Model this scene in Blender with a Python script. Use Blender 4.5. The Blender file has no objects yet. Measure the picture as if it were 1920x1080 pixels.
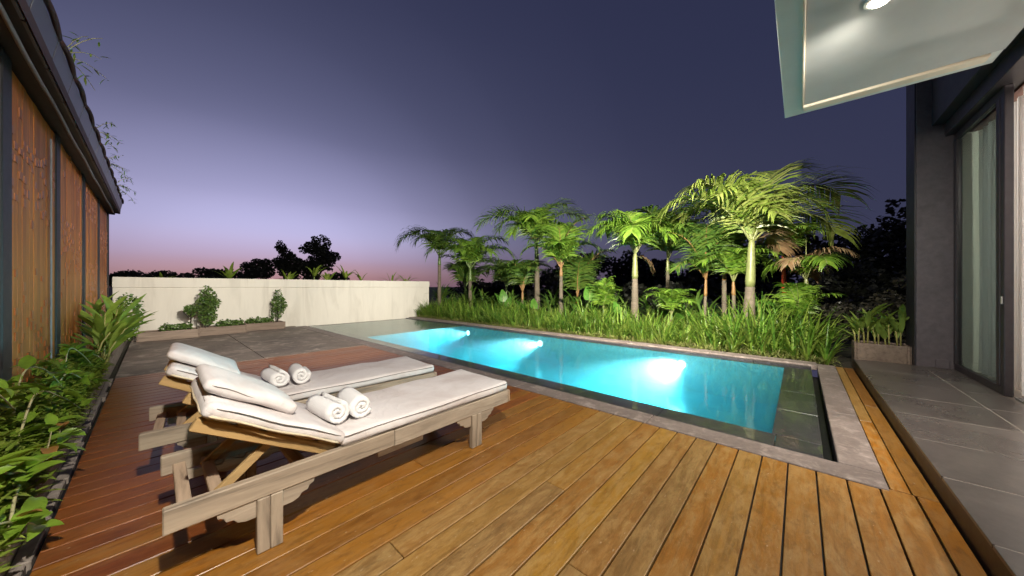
import bpy, bmesh, math, random
from mathutils import Vector, Matrix, Euler
R = math.radians
sc = bpy.context.scene
C = sc.collection
random.seed(7)

# ------------------------------------------------------------------ camera
cam_d = bpy.data.cameras.new('camera'); cam = bpy.data.objects.new('camera', cam_d); C.objects.link(cam)
cam.location = (0, 0, 1.3); cam.rotation_euler = (R(90), 0, R(-48.08))
cam_d.sensor_width = 36; cam_d.lens = 601 / 1920 * 36; cam_d.shift_y = -2 / 1920
cam_d.clip_start = 0.02; cam_d.clip_end = 5000
sc.camera = cam
# ------------------------------------------------------------------ sky: dusk, sun just below the horizon
SUN_AZ = R(79)          # direction of the sunset, measured from +X towards +Y
w = bpy.data.worlds.new('World'); sc.world = w; w.use_nodes = True
nt = w.node_tree; nt.nodes.clear()
def nd(t, typ, **k):
    n = t.nodes.new(typ)
    for a, b in k.items(): setattr(n, a, b)
    return n
def ramp(t, pts, interp='LINEAR'):
    n = nd(t, 'ShaderNodeValToRGB'); cr = n.color_ramp; cr.interpolation = interp
    while len(cr.elements) < len(pts): cr.elements.new(0.5)
    for e, (p, c) in zip(cr.elements, pts):
        e.position = p; e.color = (c[0], c[1], c[2], 1) if hasattr(c, '__len__') else (c, c, c, 1)
    return n
def math_n(t, op, a, b=None, clamp=False):
    n = nd(t, 'ShaderNodeMath', operation=op, use_clamp=clamp)
    for i, v in enumerate((a, b)):
        if v is None: continue
        if isinstance(v, (int, float)): n.inputs[i].default_value = v
        else: t.links.new(v, n.inputs[i])
    return n.outputs[0]
tc = nd(nt, 'ShaderNodeTexCoord'); sep = nd(nt, 'ShaderNodeSeparateXYZ'); nt.links.new(tc.outputs['Generated'], sep.inputs[0])
elev = math_n(nt, 'DIVIDE', math_n(nt, 'ARCSINE', sep.outputs[2]), math.pi / 2)
dotn = nd(nt, 'ShaderNodeVectorMath', operation='DOT_PRODUCT'); nt.links.new(tc.outputs['Generated'], dotn.inputs[0])
dotn.inputs[1].default_value = (math.cos(SUN_AZ), math.sin(SUN_AZ), 0)
warm = ramp(nt, [(0.0, (.36, .19, .22)), (.022, (.46, .27, .31)), (.045, (.50, .37, .52)), (.085, (.54, .50, .78)), (.14, (.43, .415, .68)), (.24, (.235, .238, .42)), (.42, (.115, .122, .235)), (.7, (.04, .045, .11)), (1, (.025, .028, .075))], 'CARDINAL')
cool = ramp(nt, [(0.0, (.046, .046, .090)), (.1, (.036, .039, .082)), (.35, (.026, .030, .070)), (.7, (.021, .024, .060)), (1, (.019, .022, .056))])
nt.links.new(elev, warm.inputs[0]); nt.links.new(elev, cool.inputs[0])
az = ramp(nt, [(.50, 0), (.75, .05), (.86, .17), (.92, .33), (.96, .58), (.985, .84), (1, 1)], 'CARDINAL')
nt.links.new(math_n(nt, 'MULTIPLY_ADD', dotn.outputs['Value'], .5), az.inputs[0])
az.inputs[0].links[0].from_node.inputs[2].default_value = .5
mixs = nd(nt, 'ShaderNodeMixRGB'); nt.links.new(az.outputs[0], mixs.inputs[0]); nt.links.new(cool.outputs[0], mixs.inputs[1]); nt.links.new(warm.outputs[0], mixs.inputs[2])
sky = nd(nt, 'ShaderNodeTexSky', sky_type='NISHITA', sun_disc=False, sun_elevation=R(-3), sun_rotation=R(90) - SUN_AZ)
skm = nd(nt, 'ShaderNodeMixRGB', blend_type='ADD'); skm.inputs[0].default_value = .02
nt.links.new(mixs.outputs[0], skm.inputs[1]); nt.links.new(sky.outputs[0], skm.inputs[2])
bg = nd(nt, 'ShaderNodeBackground'); bg.inputs[1].default_value = 1.0
nt.links.new(skm.outputs[0], bg.inputs[0])
wo = nd(nt, 'ShaderNodeOutputWorld'); nt.links.new(bg.outputs[0], wo.inputs[0])
# ------------------------------------------------------------------ exposure, sampling
sc.view_settings.view_transform = 'Standard'; sc.view_settings.look = 'None'
sc.view_settings.exposure = 0.0; sc.view_settings.gamma = 1; sc.view_settings.use_curve_mapping = False
cy = sc.cycles
cy.use_denoising = True; cy.max_bounces = 7; cy.diffuse_bounces = 3; cy.glossy_bounces = 3; cy.transparent_max_bounces = 10
cy.volume_bounces = 1; cy.caustics_reflective = False; cy.caustics_refractive = False; cy.sample_clamp_indirect = 4

LAMP_W = 165       # eave lamps
# ================================================================== materials
MATS = {}
def new_mat(name):
    m = bpy.data.materials.new(name); m.use_nodes = True; MATS[name] = m
    t = m.node_tree; p = t.nodes['Principled BSDF']; return m, t, p
def lnk(t, a, b): t.links.new(a, b)
def noise(t, vec, scale, detail=4, rough=.55, dist=0):
    n = nd(t, 'ShaderNodeTexNoise'); n.inputs['Scale'].default_value = scale; n.inputs['Detail'].default_value = detail
    n.inputs['Roughness'].default_value = rough; n.inputs['Distortion'].default_value = dist
    if vec is not None: lnk(t, vec, n.inputs['Vector'])
    return n.outputs['Fac']
def coords(t, kind='Object', scale=(1, 1, 1), rnd=True):
    tcn = nd(t, 'ShaderNodeTexCoord'); mp = nd(t, 'ShaderNodeMapping'); mp.inputs['Scale'].default_value = scale
    src = tcn.outputs[kind] if kind != 'Position' else nd(t, 'ShaderNodeNewGeometry').outputs['Position']
    lnk(t, src, mp.inputs['Vector'])
    if rnd:
        oi = nd(t, 'ShaderNodeObjectInfo'); ad = nd(t, 'ShaderNodeVectorMath', operation='ADD')
        mu = math_n(t, 'MULTIPLY', oi.outputs['Random'], 37.0)
        lnk(t, mp.outputs[0], ad.inputs[0]); lnk(t, mu, ad.inputs[1]); return ad.outputs[0], oi
    return mp.outputs[0], None
def mixc(t, fac, a, b, blend='MIX'):
    n = nd(t, 'ShaderNodeMixRGB', blend_type=blend)
    for i, v in enumerate((fac, a, b)):
        if isinstance(v, (int, float)): n.inputs[i].default_value = v
        elif isinstance(v, tuple): n.inputs[i].default_value = (*v, 1)
        else: lnk(t, v, n.inputs[i])
    return n.outputs[0]
def bump(t, p, h, strength=.3, dist=.01):
    b = nd(t, 'ShaderNodeBump'); b.inputs['Strength'].default_value = strength; b.inputs['Distance'].default_value = dist
    lnk(t, h, b.inputs['Height']); lnk(t, b.outputs[0], p.inputs['Normal'])
def rough(t, p, fac, lo, hi):
    mr = nd(t, 'ShaderNodeMapRange'); mr.inputs['To Min'].default_value = lo; mr.inputs['To Max'].default_value = hi
    lnk(t, fac, mr.inputs['Value']); lnk(t, mr.outputs[0], p.inputs['Roughness'])

def wood(name, cols, grey=None, along='x', r=(.35, .6), scale=1.0, bumpy=.25, wear=0.5, grain=.8):
    m, t, p = new_mat(name)
    s = {'x': (1.2, 14, 14), 'y': (14, 1.2, 14), 'z': (14, 14, 1.2)}[along]
    v, oi = coords(t, 'Object', tuple(k * scale for k in s))
    g = noise(t, v, 1.6, 6, .62, .6)
    v2, _ = coords(t, 'Object', tuple(.35 * k ** .6 for k in s))
    blot = noise(t, v2, 2.2, 6, .68, .8)
    rr = ramp(t, [(i / max(1, len(cols) - 1), c) for i, c in enumerate(cols)]); lnk(t, oi.outputs['Random'], rr.inputs[0])
    gr = ramp(t, [(.30, .42), (.48, 1.0), (.72, 1.3)]); lnk(t, g, gr.inputs[0])
    c = mixc(t, grain, rr.outputs[0], gr.outputs[0], 'MULTIPLY')
    if grey:
        br = ramp(t, [(.42, 0), (.68, 1)]); lnk(t, blot, br.inputs[0])
        c = mixc(t, math_n(t, 'MULTIPLY', br.outputs[0], wear), c, grey)
    lnk(t, c, p.inputs['Base Color']); rough(t, p, blot, *r)
    bump(t, p, g, bumpy, .004)
    return m
def plain(name, col, r=.5, metal=0, n_scale=8, var=.25, bumpy=.1, spec=None):
    m, t, p = new_mat(name)
    v, oi = coords(t, 'Object')
    n = noise(t, v, n_scale, 6, .6)
    k = ramp(t, [(.25, 1 - var), (.75, 1 + var)]); lnk(t, n, k.inputs[0])
    lnk(t, mixc(t, 1, tuple(col), k.outputs[0], 'MULTIPLY'), p.inputs['Base Color'])
    rough(t, p, n, max(.02, r - .1), min(1, r + .1)); p.inputs['Metallic'].default_value = metal
    if bumpy: bump(t, p, n, bumpy, .01)
    return m
def stone(name, col, col2, stain, r=(.5, .8), sc1=1.3, sc2=18, bumpy=.3, st=.6, fine=(.72, 1.25), vs=(1, 1, 1)):
    m, t, p = new_mat(name)
    v, oi = coords(t, 'Position', vs, False)
    a = noise(t, v, sc1, 6, .65, .4); b = noise(t, v, sc2, 5, .7); d = noise(t, v, sc1 * 3.1, 5, .6, 1.0)
    ar = ramp(t, [(.35, 0), (.65, 1)]); lnk(t, a, ar.inputs[0])
    c = mixc(t, ar.outputs[0], tuple(col), tuple(col2))
    dr = ramp(t, [(.52, 0), (.72, 1)]); lnk(t, d, dr.inputs[0])
    c = mixc(t, math_n(t, 'MULTIPLY', dr.outputs[0], st), c, tuple(stain))
    br = ramp(t, [(.2, fine[0]), (.8, fine[1])]); lnk(t, b, br.inputs[0])
    lnk(t, mixc(t, 1, c, br.outputs[0], 'MULTIPLY'), p.inputs['Base Color'])
    rough(t, p, a, *r); bump(t, p, b, bumpy, .006)
    return m
def leaf(name, cols, r=.42, trans=.3, tcol=None):
    m, t, p = new_mat(name)
    g = nd(t, 'ShaderNodeNewGeometry')
    rr = ramp(t, [(i / max(1, len(cols) - 1), c) for i, c in enumerate(cols)]); lnk(t, g.outputs['Random Per Island'], rr.inputs[0])
    v, oi = coords(t, 'Position', rnd=False); n = noise(t, v, 9, 3)
    k = ramp(t, [(.3, .7), (.7, 1.3)]); lnk(t, n, k.inputs[0])
    c = mixc(t, 1, rr.outputs[0], k.outputs[0], 'MULTIPLY')
    lnk(t, c, p.inputs['Base Color']); p.inputs['Roughness'].default_value = r
    tr = nd(t, 'ShaderNodeBsdfTranslucent'); lnk(t, mixc(t, 1, c, (1.35, 1.3, .7), 'MULTIPLY'), tr.inputs[0])
    mx = nd(t, 'ShaderNodeMixShader'); mx.inputs[0].default_value = trans
    lnk(t, p.outputs[0], mx.inputs[1]); lnk(t, tr.outputs[0], mx.inputs[2])
    lnk(t, mx.outputs[0], t.nodes['Material Output'].inputs[0])
    return m
def emit(name, col, s):
    m, t, p = new_mat(name); e = nd(t, 'ShaderNodeEmission'); e.inputs[0].default_value = (*col, 1); e.inputs[1].default_value = s
    lnk(t, e.outputs[0], t.nodes['Material Output'].inputs[0]); return m

def deckwood(name, cols, worn, dark, wear, r_):
    m, t, p = new_mat(name)
    v, oi = coords(t, 'Object', (1.0, 12, 12)); g = noise(t, v, 2.0, 8, .66, .8)
    v2, _ = coords(t, 'Object', (2.0, 6, 6)); b1 = noise(t, v2, 2.4, 9, .74, .5)
    v3, _ = coords(t, 'Object', (3.5, 8, 8)); b2 = noise(t, v3, 3.1, 8, .76, .3)
    v4, _ = coords(t, 'Object', (30, 60, 60)); sp = noise(t, v4, 1.0, 2, .5)
    rr = ramp(t, [(i / (len(cols) - 1), c) for i, c in enumerate(cols)]); lnk(t, oi.outputs['Random'], rr.inputs[0])
    gr = ramp(t, [(.28, .45), (.47, .95), (.72, 1.25)]); lnk(t, g, gr.inputs[0])
    c = mixc(t, .75, rr.outputs[0], gr.outputs[0], 'MULTIPLY')
    w1 = ramp(t, [(.44, 0), (.62, 1)]); lnk(t, b1, w1.inputs[0]); c = mixc(t, math_n(t, 'MULTIPLY', w1.outputs[0], wear), c, worn)
    d1 = ramp(t, [(.50, 0), (.70, 1)]); lnk(t, b2, d1.inputs[0]); c = mixc(t, math_n(t, 'MULTIPLY', d1.outputs[0], .7), c, dark)
    s1 = ramp(t, [(.70, 0), (.76, 1)]); lnk(t, sp, s1.inputs[0]); c = mixc(t, math_n(t, 'MULTIPLY', s1.outputs[0], .45), c, (.55, .42, .27))
    lnk(t, c, p.inputs['Base Color']); rough(t, p, b1, *r_)
    bump(t, p, math_n(t, 'ADD', g, math_n(t, 'MULTIPLY', b2, .6)), .35, .004)
deckwood('deck_gold', [(.31, .135, .010), (.27, .17, .06), (.33, .17, .025), (.23, .13, .045), (.33, .125, .007), (.30, .18, .06), (.29, .12, .012), (.25, .15, .055)], (.42, .27, .10), (.17, .078, .016), .55, (.26, .52))
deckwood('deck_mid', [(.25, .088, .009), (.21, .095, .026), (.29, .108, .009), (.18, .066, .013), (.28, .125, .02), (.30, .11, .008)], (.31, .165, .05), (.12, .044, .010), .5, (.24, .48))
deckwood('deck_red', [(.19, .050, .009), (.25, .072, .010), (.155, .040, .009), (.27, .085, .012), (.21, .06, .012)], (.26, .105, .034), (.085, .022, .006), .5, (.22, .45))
wood('teak_grey', [(.40, .33, .25), (.36, .29, .215), (.44, .37, .29)], (.25, .195, .145), 'x', (.6, .8), bumpy=.5, wear=.7, grain=1.0)
wood('teak_grey_z', [(.40, .33, .25), (.36, .29, .215)], (.25, .195, .145), 'z', (.6, .8), bumpy=.5, wear=.7, grain=1.0)
wood('teak_grey_y', [(.42, .31, .22), (.36, .26, .18)], (.34, .25, .165), 'y', (.6, .8), bumpy=.5, wear=.7, grain=1.0)
wood('teak_gold', [(.46, .30, .12), (.42, .27, .11)], (.40, .28, .14), 'x', (.5, .7), bumpy=.4, wear=.5)
wood('panel_wood', [(.40, .115, .008), (.48, .145, .010), (.33, .09, .007), (.44, .13, .008)], (.24, .062, .005), 'z', (.5, .7), bumpy=.25, wear=.5)
wood('chip_wood', [(.27, .072, .006), (.32, .09, .008)], (.22, .056, .005), 'z', (.4, .6), bumpy=.2)
wood('box_wood', [(.22, .165, .125), (.19, .14, .105), (.25, .19, .145)], (.14, .10, .075), 'x', (.6, .85), bumpy=.5, wear=.6)
wood('trunk_bark', [(.17, .135, .095), (.14, .115, .08)], (.09, .078, .055), 'y', (.7, .9), bumpy=.6, wear=.6)
plain('dark_bark', (.03, .024, .018), .9, n_scale=20)
plain('black_post', (.010, .009, .010), .6, n_scale=14, var=.4, bumpy=.15)
plain('black_beam', (.012, .010, .010), .5, n_scale=10, var=.4)
plain('fascia_grey', (.075, .08, .095), .42, n_scale=6, var=.35)
plain('roof_dark', (.05, .02, .02), .7, n_scale=10)
plain('pipe_grey', (.20, .20, .21), .45, n_scale=10)
plain('soffit_white', (.62, .66, .62), .7, n_scale=3, var=.06, bumpy=.04)
plain('soffit_panel', (.46, .475, .46), .7, n_scale=2, var=.08, bumpy=.03)
plain('trim_cream', (.74, .66, .52), .5, n_scale=4, var=.06, bumpy=.03)
stone('house_plaster', (.075, .063, .072), (.10, .085, .094), (.05, .042, .048), (.6, .8), 1.2, 14, .15, .5)
plain('house_dark', (.018, .017, .022), .5, n_scale=6)
plain('frame_dark', (.045, .038, .042), .35, metal=.4, n_scale=12, var=.2, bumpy=.03)
plain('room_wall', (.72, .66, .56), .8, n_scale=2, var=.05)
plain('room_ceiling', (.14, .055, .038), .5, n_scale=4)
stone('garden_wall', (.72, .69, .61), (.68, .65, .57), (.52, .49, .42), (.7, .85), .8, 6, .02, .6, (.94, 1.05), (1, 1, .18))
stone('concrete', (.13, .105, .09), (.25, .205, .17), (.50, .42, .35), (.5, .75), .8, 22, .35, .8)
stone('concrete_dark', (.17, .135, .12), (.24, .195, .175), (.42, .35, .31), (.45, .7), 2.4, 26, .3, .75)
stone('planter_stone', (.26, .22, .19), (.34, .29, .25), (.45, .39, .33), (.6, .85), 2.6, 24, .4, .6)
stone('terrace_tile', (.066, .057, .053), (.088, .076, .070), (.125, .108, .096), (.20, .36), .9, 30, .05, .5)
plain('grout', (.27, .24, .21), .8, n_scale=30)
plain('riser_brown', (.028, .012, .007), .45, n_scale=10)
stone('pool_stone', (.036, .033, .037), (.055, .05, .055), (.13, .11, .11), (.22, .42), 1.8, 20, .12, .35)
stone('pool_shelf', (.17, .165, .12), (.21, .20, .15), (.10, .10, .075), (.3, .5), 1.2, 18, .1, .6)
stone('pool_tile', (.060, .27, .33), (.045, .23, .29), (.09, .33, .38), (.25, .4), 1.5, 9, .05, .4)
plain('slot_black', (.01, .01, .011), .4)
plain('soil', (.045, .03, .02), .95, n_scale=30, var=.5, bumpy=.8)
stone('ground', (.03, .032, .016), (.045, .035, .022), (.03, .045, .014), (.85, .95), .8, 12, .8, .5)
plain('lamp_metal', (.6, .6, .6), .3, metal=.8)
emit('lamp_glow', (1, .86, .68), 40)
emit('pool_glow', (.86, .97, 1), 12)
plain('piping', (.16, .135, .12), .8)
plain('tape_cream', (.62, .52, .36), .8)
leaf('leaf_palm', [(0.087, 0.189, 0.018), (0.148, 0.272, 0.027), (0.226, 0.348, 0.046), (0.104, 0.227, 0.030)], .36, .3)
leaf('leaf_palm_dark', [(0.054, 0.119, 0.020), (0.085, 0.168, 0.025), (0.116, 0.168, 0.028)], .4, .25)
leaf('leaf_palm_gold', [(0.158, 0.228, 0.034), (0.224, 0.300, 0.054), (0.290, 0.324, 0.090), (0.132, 0.228, 0.026)], .36, .3)
leaf('leaf_dry', [(.28, .19, .09), (.22, .13, .06), (.32, .24, .13)], .7, .2)
leaf('leaf_strap', [(0.061, 0.154, 0.020), (0.096, 0.210, 0.022), (0.158, 0.280, 0.035), (0.245, 0.336, 0.056), (.17, .22, .045)], .38, .28)
leaf('leaf_cover', [(0.208, 0.247, 0.058), (0.286, 0.286, 0.098), (0.143, 0.221, 0.039), (0.338, 0.299, 0.130)], .6, .25)
leaf('leaf_big', [(0.079, 0.208, 0.026), (0.107, 0.260, 0.036)], .4, .35)
leaf('leaf_vine', [(0.208, 0.355, 0.035), (0.300, 0.461, 0.054), (0.150, 0.269, 0.026), (0.368, 0.499, 0.077)], .38, .3)
leaf('leaf_vine_old', [(.40, .23, .06), (.30, .14, .04)], .6, .2)
leaf('leaf_fill', [(.14, .22, .022), (.20, .29, .035), (.24, .30, .05), (.10, .18, .018)], .45, .25)
leaf('leaf_ginger', [(0.214, 0.300, 0.046), (0.277, 0.360, 0.066), (0.164, 0.264, 0.036), (0.315, 0.372, 0.096)], .45, .3)
leaf('leaf_shrub', [(0.062, 0.119, 0.025), (0.092, 0.168, 0.031), (0.131, 0.196, 0.049)], .5, .2)
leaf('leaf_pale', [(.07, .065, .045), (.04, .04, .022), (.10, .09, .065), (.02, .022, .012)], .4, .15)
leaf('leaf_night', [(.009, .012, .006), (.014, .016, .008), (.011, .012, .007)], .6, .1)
leaf('leaf_heliconia', [(0.182, 0.285, 0.045), (0.247, 0.345, 0.068), (0.132, 0.232, 0.033)], .4, .3)
plain('stem_green', (.14, .20, .05), .5, n_scale=20)
plain('stem_yellow', (.34, .32, .10), .5, n_scale=20)
plain('stem_pale', (.40, .37, .20), .6, n_scale=25)
plain('stem_red', (.52, .055, .02), .4, n_scale=16, var=.3)
plain('stem_orange', (.25, .14, .05), .5, n_scale=16, var=.3)
plain('shaft_green', (.12, .18, .05), .4, n_scale=10, var=.2)
plain('shaft_gold', (.19, .21, .075), .4, n_scale=10, var=.2)
m, t, p = new_mat('fabric')
v, oi = coords(t, 'Object'); n1 = noise(t, v, 2.2, 5, .6, .5); n2 = noise(t, v, 160, 2)
rr = ramp(t, [(.35, (.62, .56, .54)), (.55, (.74, .70, .69)), (.75, (.80, .77, .76))]); lnk(t, n1, rr.inputs[0])
lnk(t, rr.outputs[0], p.inputs['Base Color']); p.inputs['Roughness'].default_value = .85
vw, _ = coords(t, 'Object', (2.4, 1.2, 1.2)); n3 = noise(t, vw, 2.6, 2, .5, 1.2); wr = ramp(t, [(.40, 0), (.5, 1), (.60, 0)]); lnk(t, n3, wr.inputs[0])
bump(t, p, math_n(t, 'ADD', math_n(t, 'MULTIPLY', n2, .10), math_n(t, 'ADD', math_n(t, 'MULTIPLY', wr.outputs[0], .35), n1)), .4, .014)
m, t, p = new_mat('towel')
v, oi = coords(t, 'Object'); n2 = noise(t, v, 130, 3, .7); n1 = noise(t, v, 9, 3)
p.inputs['Base Color'].default_value = (.86, .86, .86, 1); p.inputs['Roughness'].default_value = .95
bump(t, p, math_n(t, 'ADD', n2, math_n(t, 'MULTIPLY', n1, 1.5)), .5, .006)
m, t, p = new_mat('curtain')
p.inputs['Base Color'].default_value = (.80, .79, .80, 1); p.inputs['Roughness'].default_value = .9
v, oi = coords(t, 'Object'); bump(t, p, noise(t, v, 90, 2), .15, .003)
tl = nd(t, 'ShaderNodeBsdfTranslucent'); tl.inputs[0].default_value = (.8, .79, .8, 1); mx = nd(t, 'ShaderNodeMixShader'); mx.inputs[0].default_value = .4
lnk(t, p.outputs[0], mx.inputs[1]); lnk(t, tl.outputs[0], mx.inputs[2]); lnk(t, mx.outputs[0], t.nodes['Material Output'].inputs[0])
# glass pane: see-through with a mirror coat by angle
m, t, p = new_mat('glass')
tr = nd(t, 'ShaderNodeBsdfTransparent'); tr.inputs[0].default_value = (.54, .63, .62, 1)
gl = nd(t, 'ShaderNodeBsdfGlossy'); gl.inputs['Roughness'].default_value = .01; gl.inputs[0].default_value = (.9, .95, .95, 1)
fr = nd(t, 'ShaderNodeFresnel'); fr.inputs[0].default_value = 1.7
ge = nd(t, 'ShaderNodeNewGeometry'); ff = math_n(t, 'MULTIPLY', fr.outputs[0], math_n(t, 'SUBTRACT', 1.0, ge.outputs['Backfacing']))
mx = nd(t, 'ShaderNodeMixShader'); lnk(t, ff, mx.inputs[0]); lnk(t, tr.outputs[0], mx.inputs[1]); lnk(t, gl.outputs[0], mx.inputs[2])
lnk(t, mx.outputs[0], t.nodes['Material Output'].inputs[0])
# pool water: clear surface with ripples, faintly scattering turquoise body
m, t, p = new_mat('water')
tr = nd(t, 'ShaderNodeBsdfTransparent'); gl = nd(t, 'ShaderNodeBsdfGlossy'); gl.inputs['Roughness'].default_value = .03
fr = nd(t, 'ShaderNodeFresnel'); fr.inputs[0].default_value = 1.33
v, _ = coords(t, 'Position', (1, 1, 1), False); wv = noise(t, v, 3.2, 3, .5, .6)
b = nd(t, 'ShaderNodeBump'); b.inputs['Strength'].default_value = .12; b.inputs['Distance'].default_value = .03; lnk(t, wv, b.inputs['Height'])
lnk(t, b.outputs[0], gl.inputs['Normal']); lnk(t, b.outputs[0], fr.inputs['Normal'])
ge = nd(t, 'ShaderNodeNewGeometry'); ff = math_n(t, 'MULTIPLY', fr.outputs[0], math_n(t, 'SUBTRACT', 1.0, ge.outputs['Backfacing']))
mx = nd(t, 'ShaderNodeMixShader'); lnk(t, ff, mx.inputs[0]); lnk(t, tr.outputs[0], mx.inputs[1]); lnk(t, gl.outputs[0], mx.inputs[2])
lnk(t, mx.outputs[0], t.nodes['Material Output'].inputs[0])
va = nd(t, 'ShaderNodeVolumeAbsorption'); va.inputs[0].default_value = (.25, .86, .92, 1); va.inputs[1].default_value = 1.0
vs = nd(t, 'ShaderNodeVolumeScatter'); vs.inputs[0].default_value = (.55, .92, 1, 1); vs.inputs[1].default_value = .27; vs.inputs['Anisotropy'].default_value = .45
ad = nd(t, 'ShaderNodeAddShader'); lnk(t, va.outputs[0], ad.inputs[0]); lnk(t, vs.outputs[0], ad.inputs[1])
lnk(t, ad.outputs[0], t.nodes['Material Output'].inputs[1])

# ================================================================== mesh helpers
class MB:
    def __init__(s): s.v = []; s.f = []
    def add(s, vs, fs):
        o = len(s.v); s.v.extend(tuple(a) for a in vs); s.f.extend(tuple(i + o for i in q) for q in fs)
    def box(s, x0, x1, y0, y1, z0, z1):
        s.add([(x0, y0, z0), (x1, y0, z0), (x1, y1, z0), (x0, y1, z0), (x0, y0, z1), (x1, y0, z1), (x1, y1, z1), (x0, y1, z1)],
              [(0, 3, 2, 1), (4, 5, 6, 7), (0, 1, 5, 4), (1, 2, 6, 5), (2, 3, 7, 6), (3, 0, 4, 7)])
    def tube(s, pts, rad, n=8, caps=True):
        pts = [Vector(p) for p in pts]; rings = []
        if not hasattr(rad, '__len__'): rad = [rad] * len(pts)
        prev = None; vs = []
        for i, p in enumerate(pts):
            d = (pts[min(i + 1, len(pts) - 1)] - pts[max(i - 1, 0)])
            if d.length < 1e-9: d = Vector((0, 0, 1))
            d.normalize()
            a = (prev - d * prev.dot(d)) if prev is not None else d.orthogonal()
            if a.length < 1e-6: a = d.orthogonal()
            a.normalize(); prev = a; b = d.cross(a)
            for k in range(n):
                th = 2 * math.pi * k / n; vs.append(p + (a * math.cos(th) + b * math.sin(th)) * rad[i])
        fs = []
        for i in range(len(pts) - 1):
            for k in range(n):
                k2 = (k + 1) % n; fs.append((i * n + k, i * n + k2, (i + 1) * n + k2, (i + 1) * n + k))
        if caps: fs.append(tuple(reversed(range(n)))); fs.append(tuple(range((len(pts) - 1) * n, len(pts) * n)))
        s.add(vs, fs)
    def prism(s, poly, axis, a0, a1):
        n = len(poly)
        mk = {'x': lambda u, v, a: (a, u, v), 'y': lambda u, v, a: (u, a, v), 'z': lambda u, v, a: (u, v, a)}[axis]
        s.add([mk(u, v, a0) for u, v in poly] + [mk(u, v, a1) for u, v in poly],
              [tuple(range(n)), tuple(reversed(range(n, 2 * n)))] + [(i, i + n, (i + 1) % n + n, (i + 1) % n) for i in range(n)])
    def build(s, name, mat, parent=None, loc=None, smooth=False, bevel=0, seg=1, weld=False):
        me = bpy.data.meshes.new(name); me.from_pydata(s.v, [], s.f); me.update()
        if bevel or weld:
            bm = bmesh.new(); bm.from_mesh(me)
            bmesh.ops.recalc_face_normals(bm, faces=bm.faces)
            if bevel:
                bmesh.ops.bevel(bm, geom=[e for e in bm.edges if len(e.link_faces) == 2 and e.calc_face_angle(0) > .5], offset=bevel, segments=seg, profile=.5, affect='EDGES', clamp_overlap=True)
            bm.to_mesh(me); bm.free()
        return link(name, me, mat, parent, loc, smooth)
def link(name, me, mat, parent=None, loc=None, smooth=False):
    if mat: me.materials.clear(); me.materials.append(MATS[mat])
    if smooth: me.polygons.foreach_set('use_smooth', [True] * len(me.polygons))
    o = bpy.data.objects.new(name, me); C.objects.link(o)
    if parent: o.parent = parent
    if loc: o.location = loc
    return o
def bx(name, mat, x0, x1, y0, y1, z0, z1, parent=None, bevel=.004, seg=1):
    """a box whose origin is its own centre"""
    m = MB(); hx, hy, hz = (x1 - x0) / 2, (y1 - y0) / 2, (z1 - z0) / 2
    m.box(-hx, hx, -hy, hy, -hz, hz)
    return m.build(name, mat, parent, (x0 + hx, y0 + hy, z0 + hz), bevel=min(bevel, .4 * min(hx, hy, hz) * 2), seg=seg)
def tag(o, label=None, cat=None, group=None, kind=None):
    for k, v in (('label', label), ('category', cat), ('group', group), ('kind', kind)):
        if v: o[k] = v
    return o
def empty(name, loc=(0, 0, 0), rz=0, label=None, cat=None, group=None, kind=None):
    o = bpy.data.objects.new(name, None); C.objects.link(o); o.location = loc; o.rotation_euler = (0, 0, rz); o.empty_display_size = .2
    return tag(o, label, cat, group, kind)
def copy_tree(o, parent=None):
    c = o.copy(); C.objects.link(c); c.parent = parent
    for ch in list(o.children): copy_tree(ch, c)
    return c

# ================================================================== ground and water
PX0, PX1, PY0, PY1 = 3.44, 7.15, -.14, 12.3        # outer pool rectangle (stone edge)
IX0, IX1, IY0, IY1 = 3.74, 7.02, .19, 8.7          # deep basin
xs = [-3000, PX0 - .3, PX1 + .2, 3000]; ys = [-3000, PY0 - .3, PY1, 3000]
m = MB(); m.v = [(x, y, -.06) for y in ys for x in xs]
m.f = [(j * 4 + i, j * 4 + i + 1, j * 4 + i + 5, j * 4 + i + 4) for j in range(3) for i in range(3) if not (i == 1 and j == 1)]
tag(m.build('ground', 'ground'), kind='structure')

# ---- timber deck: every board its own piece
deck = empty('deck', (0, 0, 0), kind='structure')
DX0, DX1 = -.38, 3.12
y = -.535; k = 0
while y < 7.2:
    y1 = y + .150
    zone = 'deck_gold' if y < 1.35 + random.uniform(-.25, .35) else ('deck_mid' if y < 2.15 + random.uniform(-.35, .7) else 'deck_red')  # board colour changes along y: golden first, then browner, then red
    x1 = DX1 if y > -.47 else 3.16
    cuts = sorted(random.sample([.35, .8, 1.3, 1.75, 2.3], random.choice([0, 0, 1])) )
    xx = [DX0] + cuts + [x1]
    for a, b in zip(xx, xx[1:]):
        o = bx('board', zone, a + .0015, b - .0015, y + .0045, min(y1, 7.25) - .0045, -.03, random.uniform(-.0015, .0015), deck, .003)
    y = y1; k += 1
# strip of boards between pool surround and terrace riser
for (ya, yb, mat) in ((-.52, -.435, 'deck_gold'), (-.63, -.527, 'deck_mid')):
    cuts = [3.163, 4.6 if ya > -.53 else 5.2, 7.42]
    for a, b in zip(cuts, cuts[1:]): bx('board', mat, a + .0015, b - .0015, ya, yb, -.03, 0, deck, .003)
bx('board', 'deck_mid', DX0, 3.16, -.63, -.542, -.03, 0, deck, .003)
bx('joist_bed', 'slot_black', -.4, 3.12, -.63, 7.25, -.058, -.034, deck, 0)
bx('joist_bed', 'slot_black', 3.13, 7.42, -.63, -.44, -.058, -.034, deck, 0)

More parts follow.
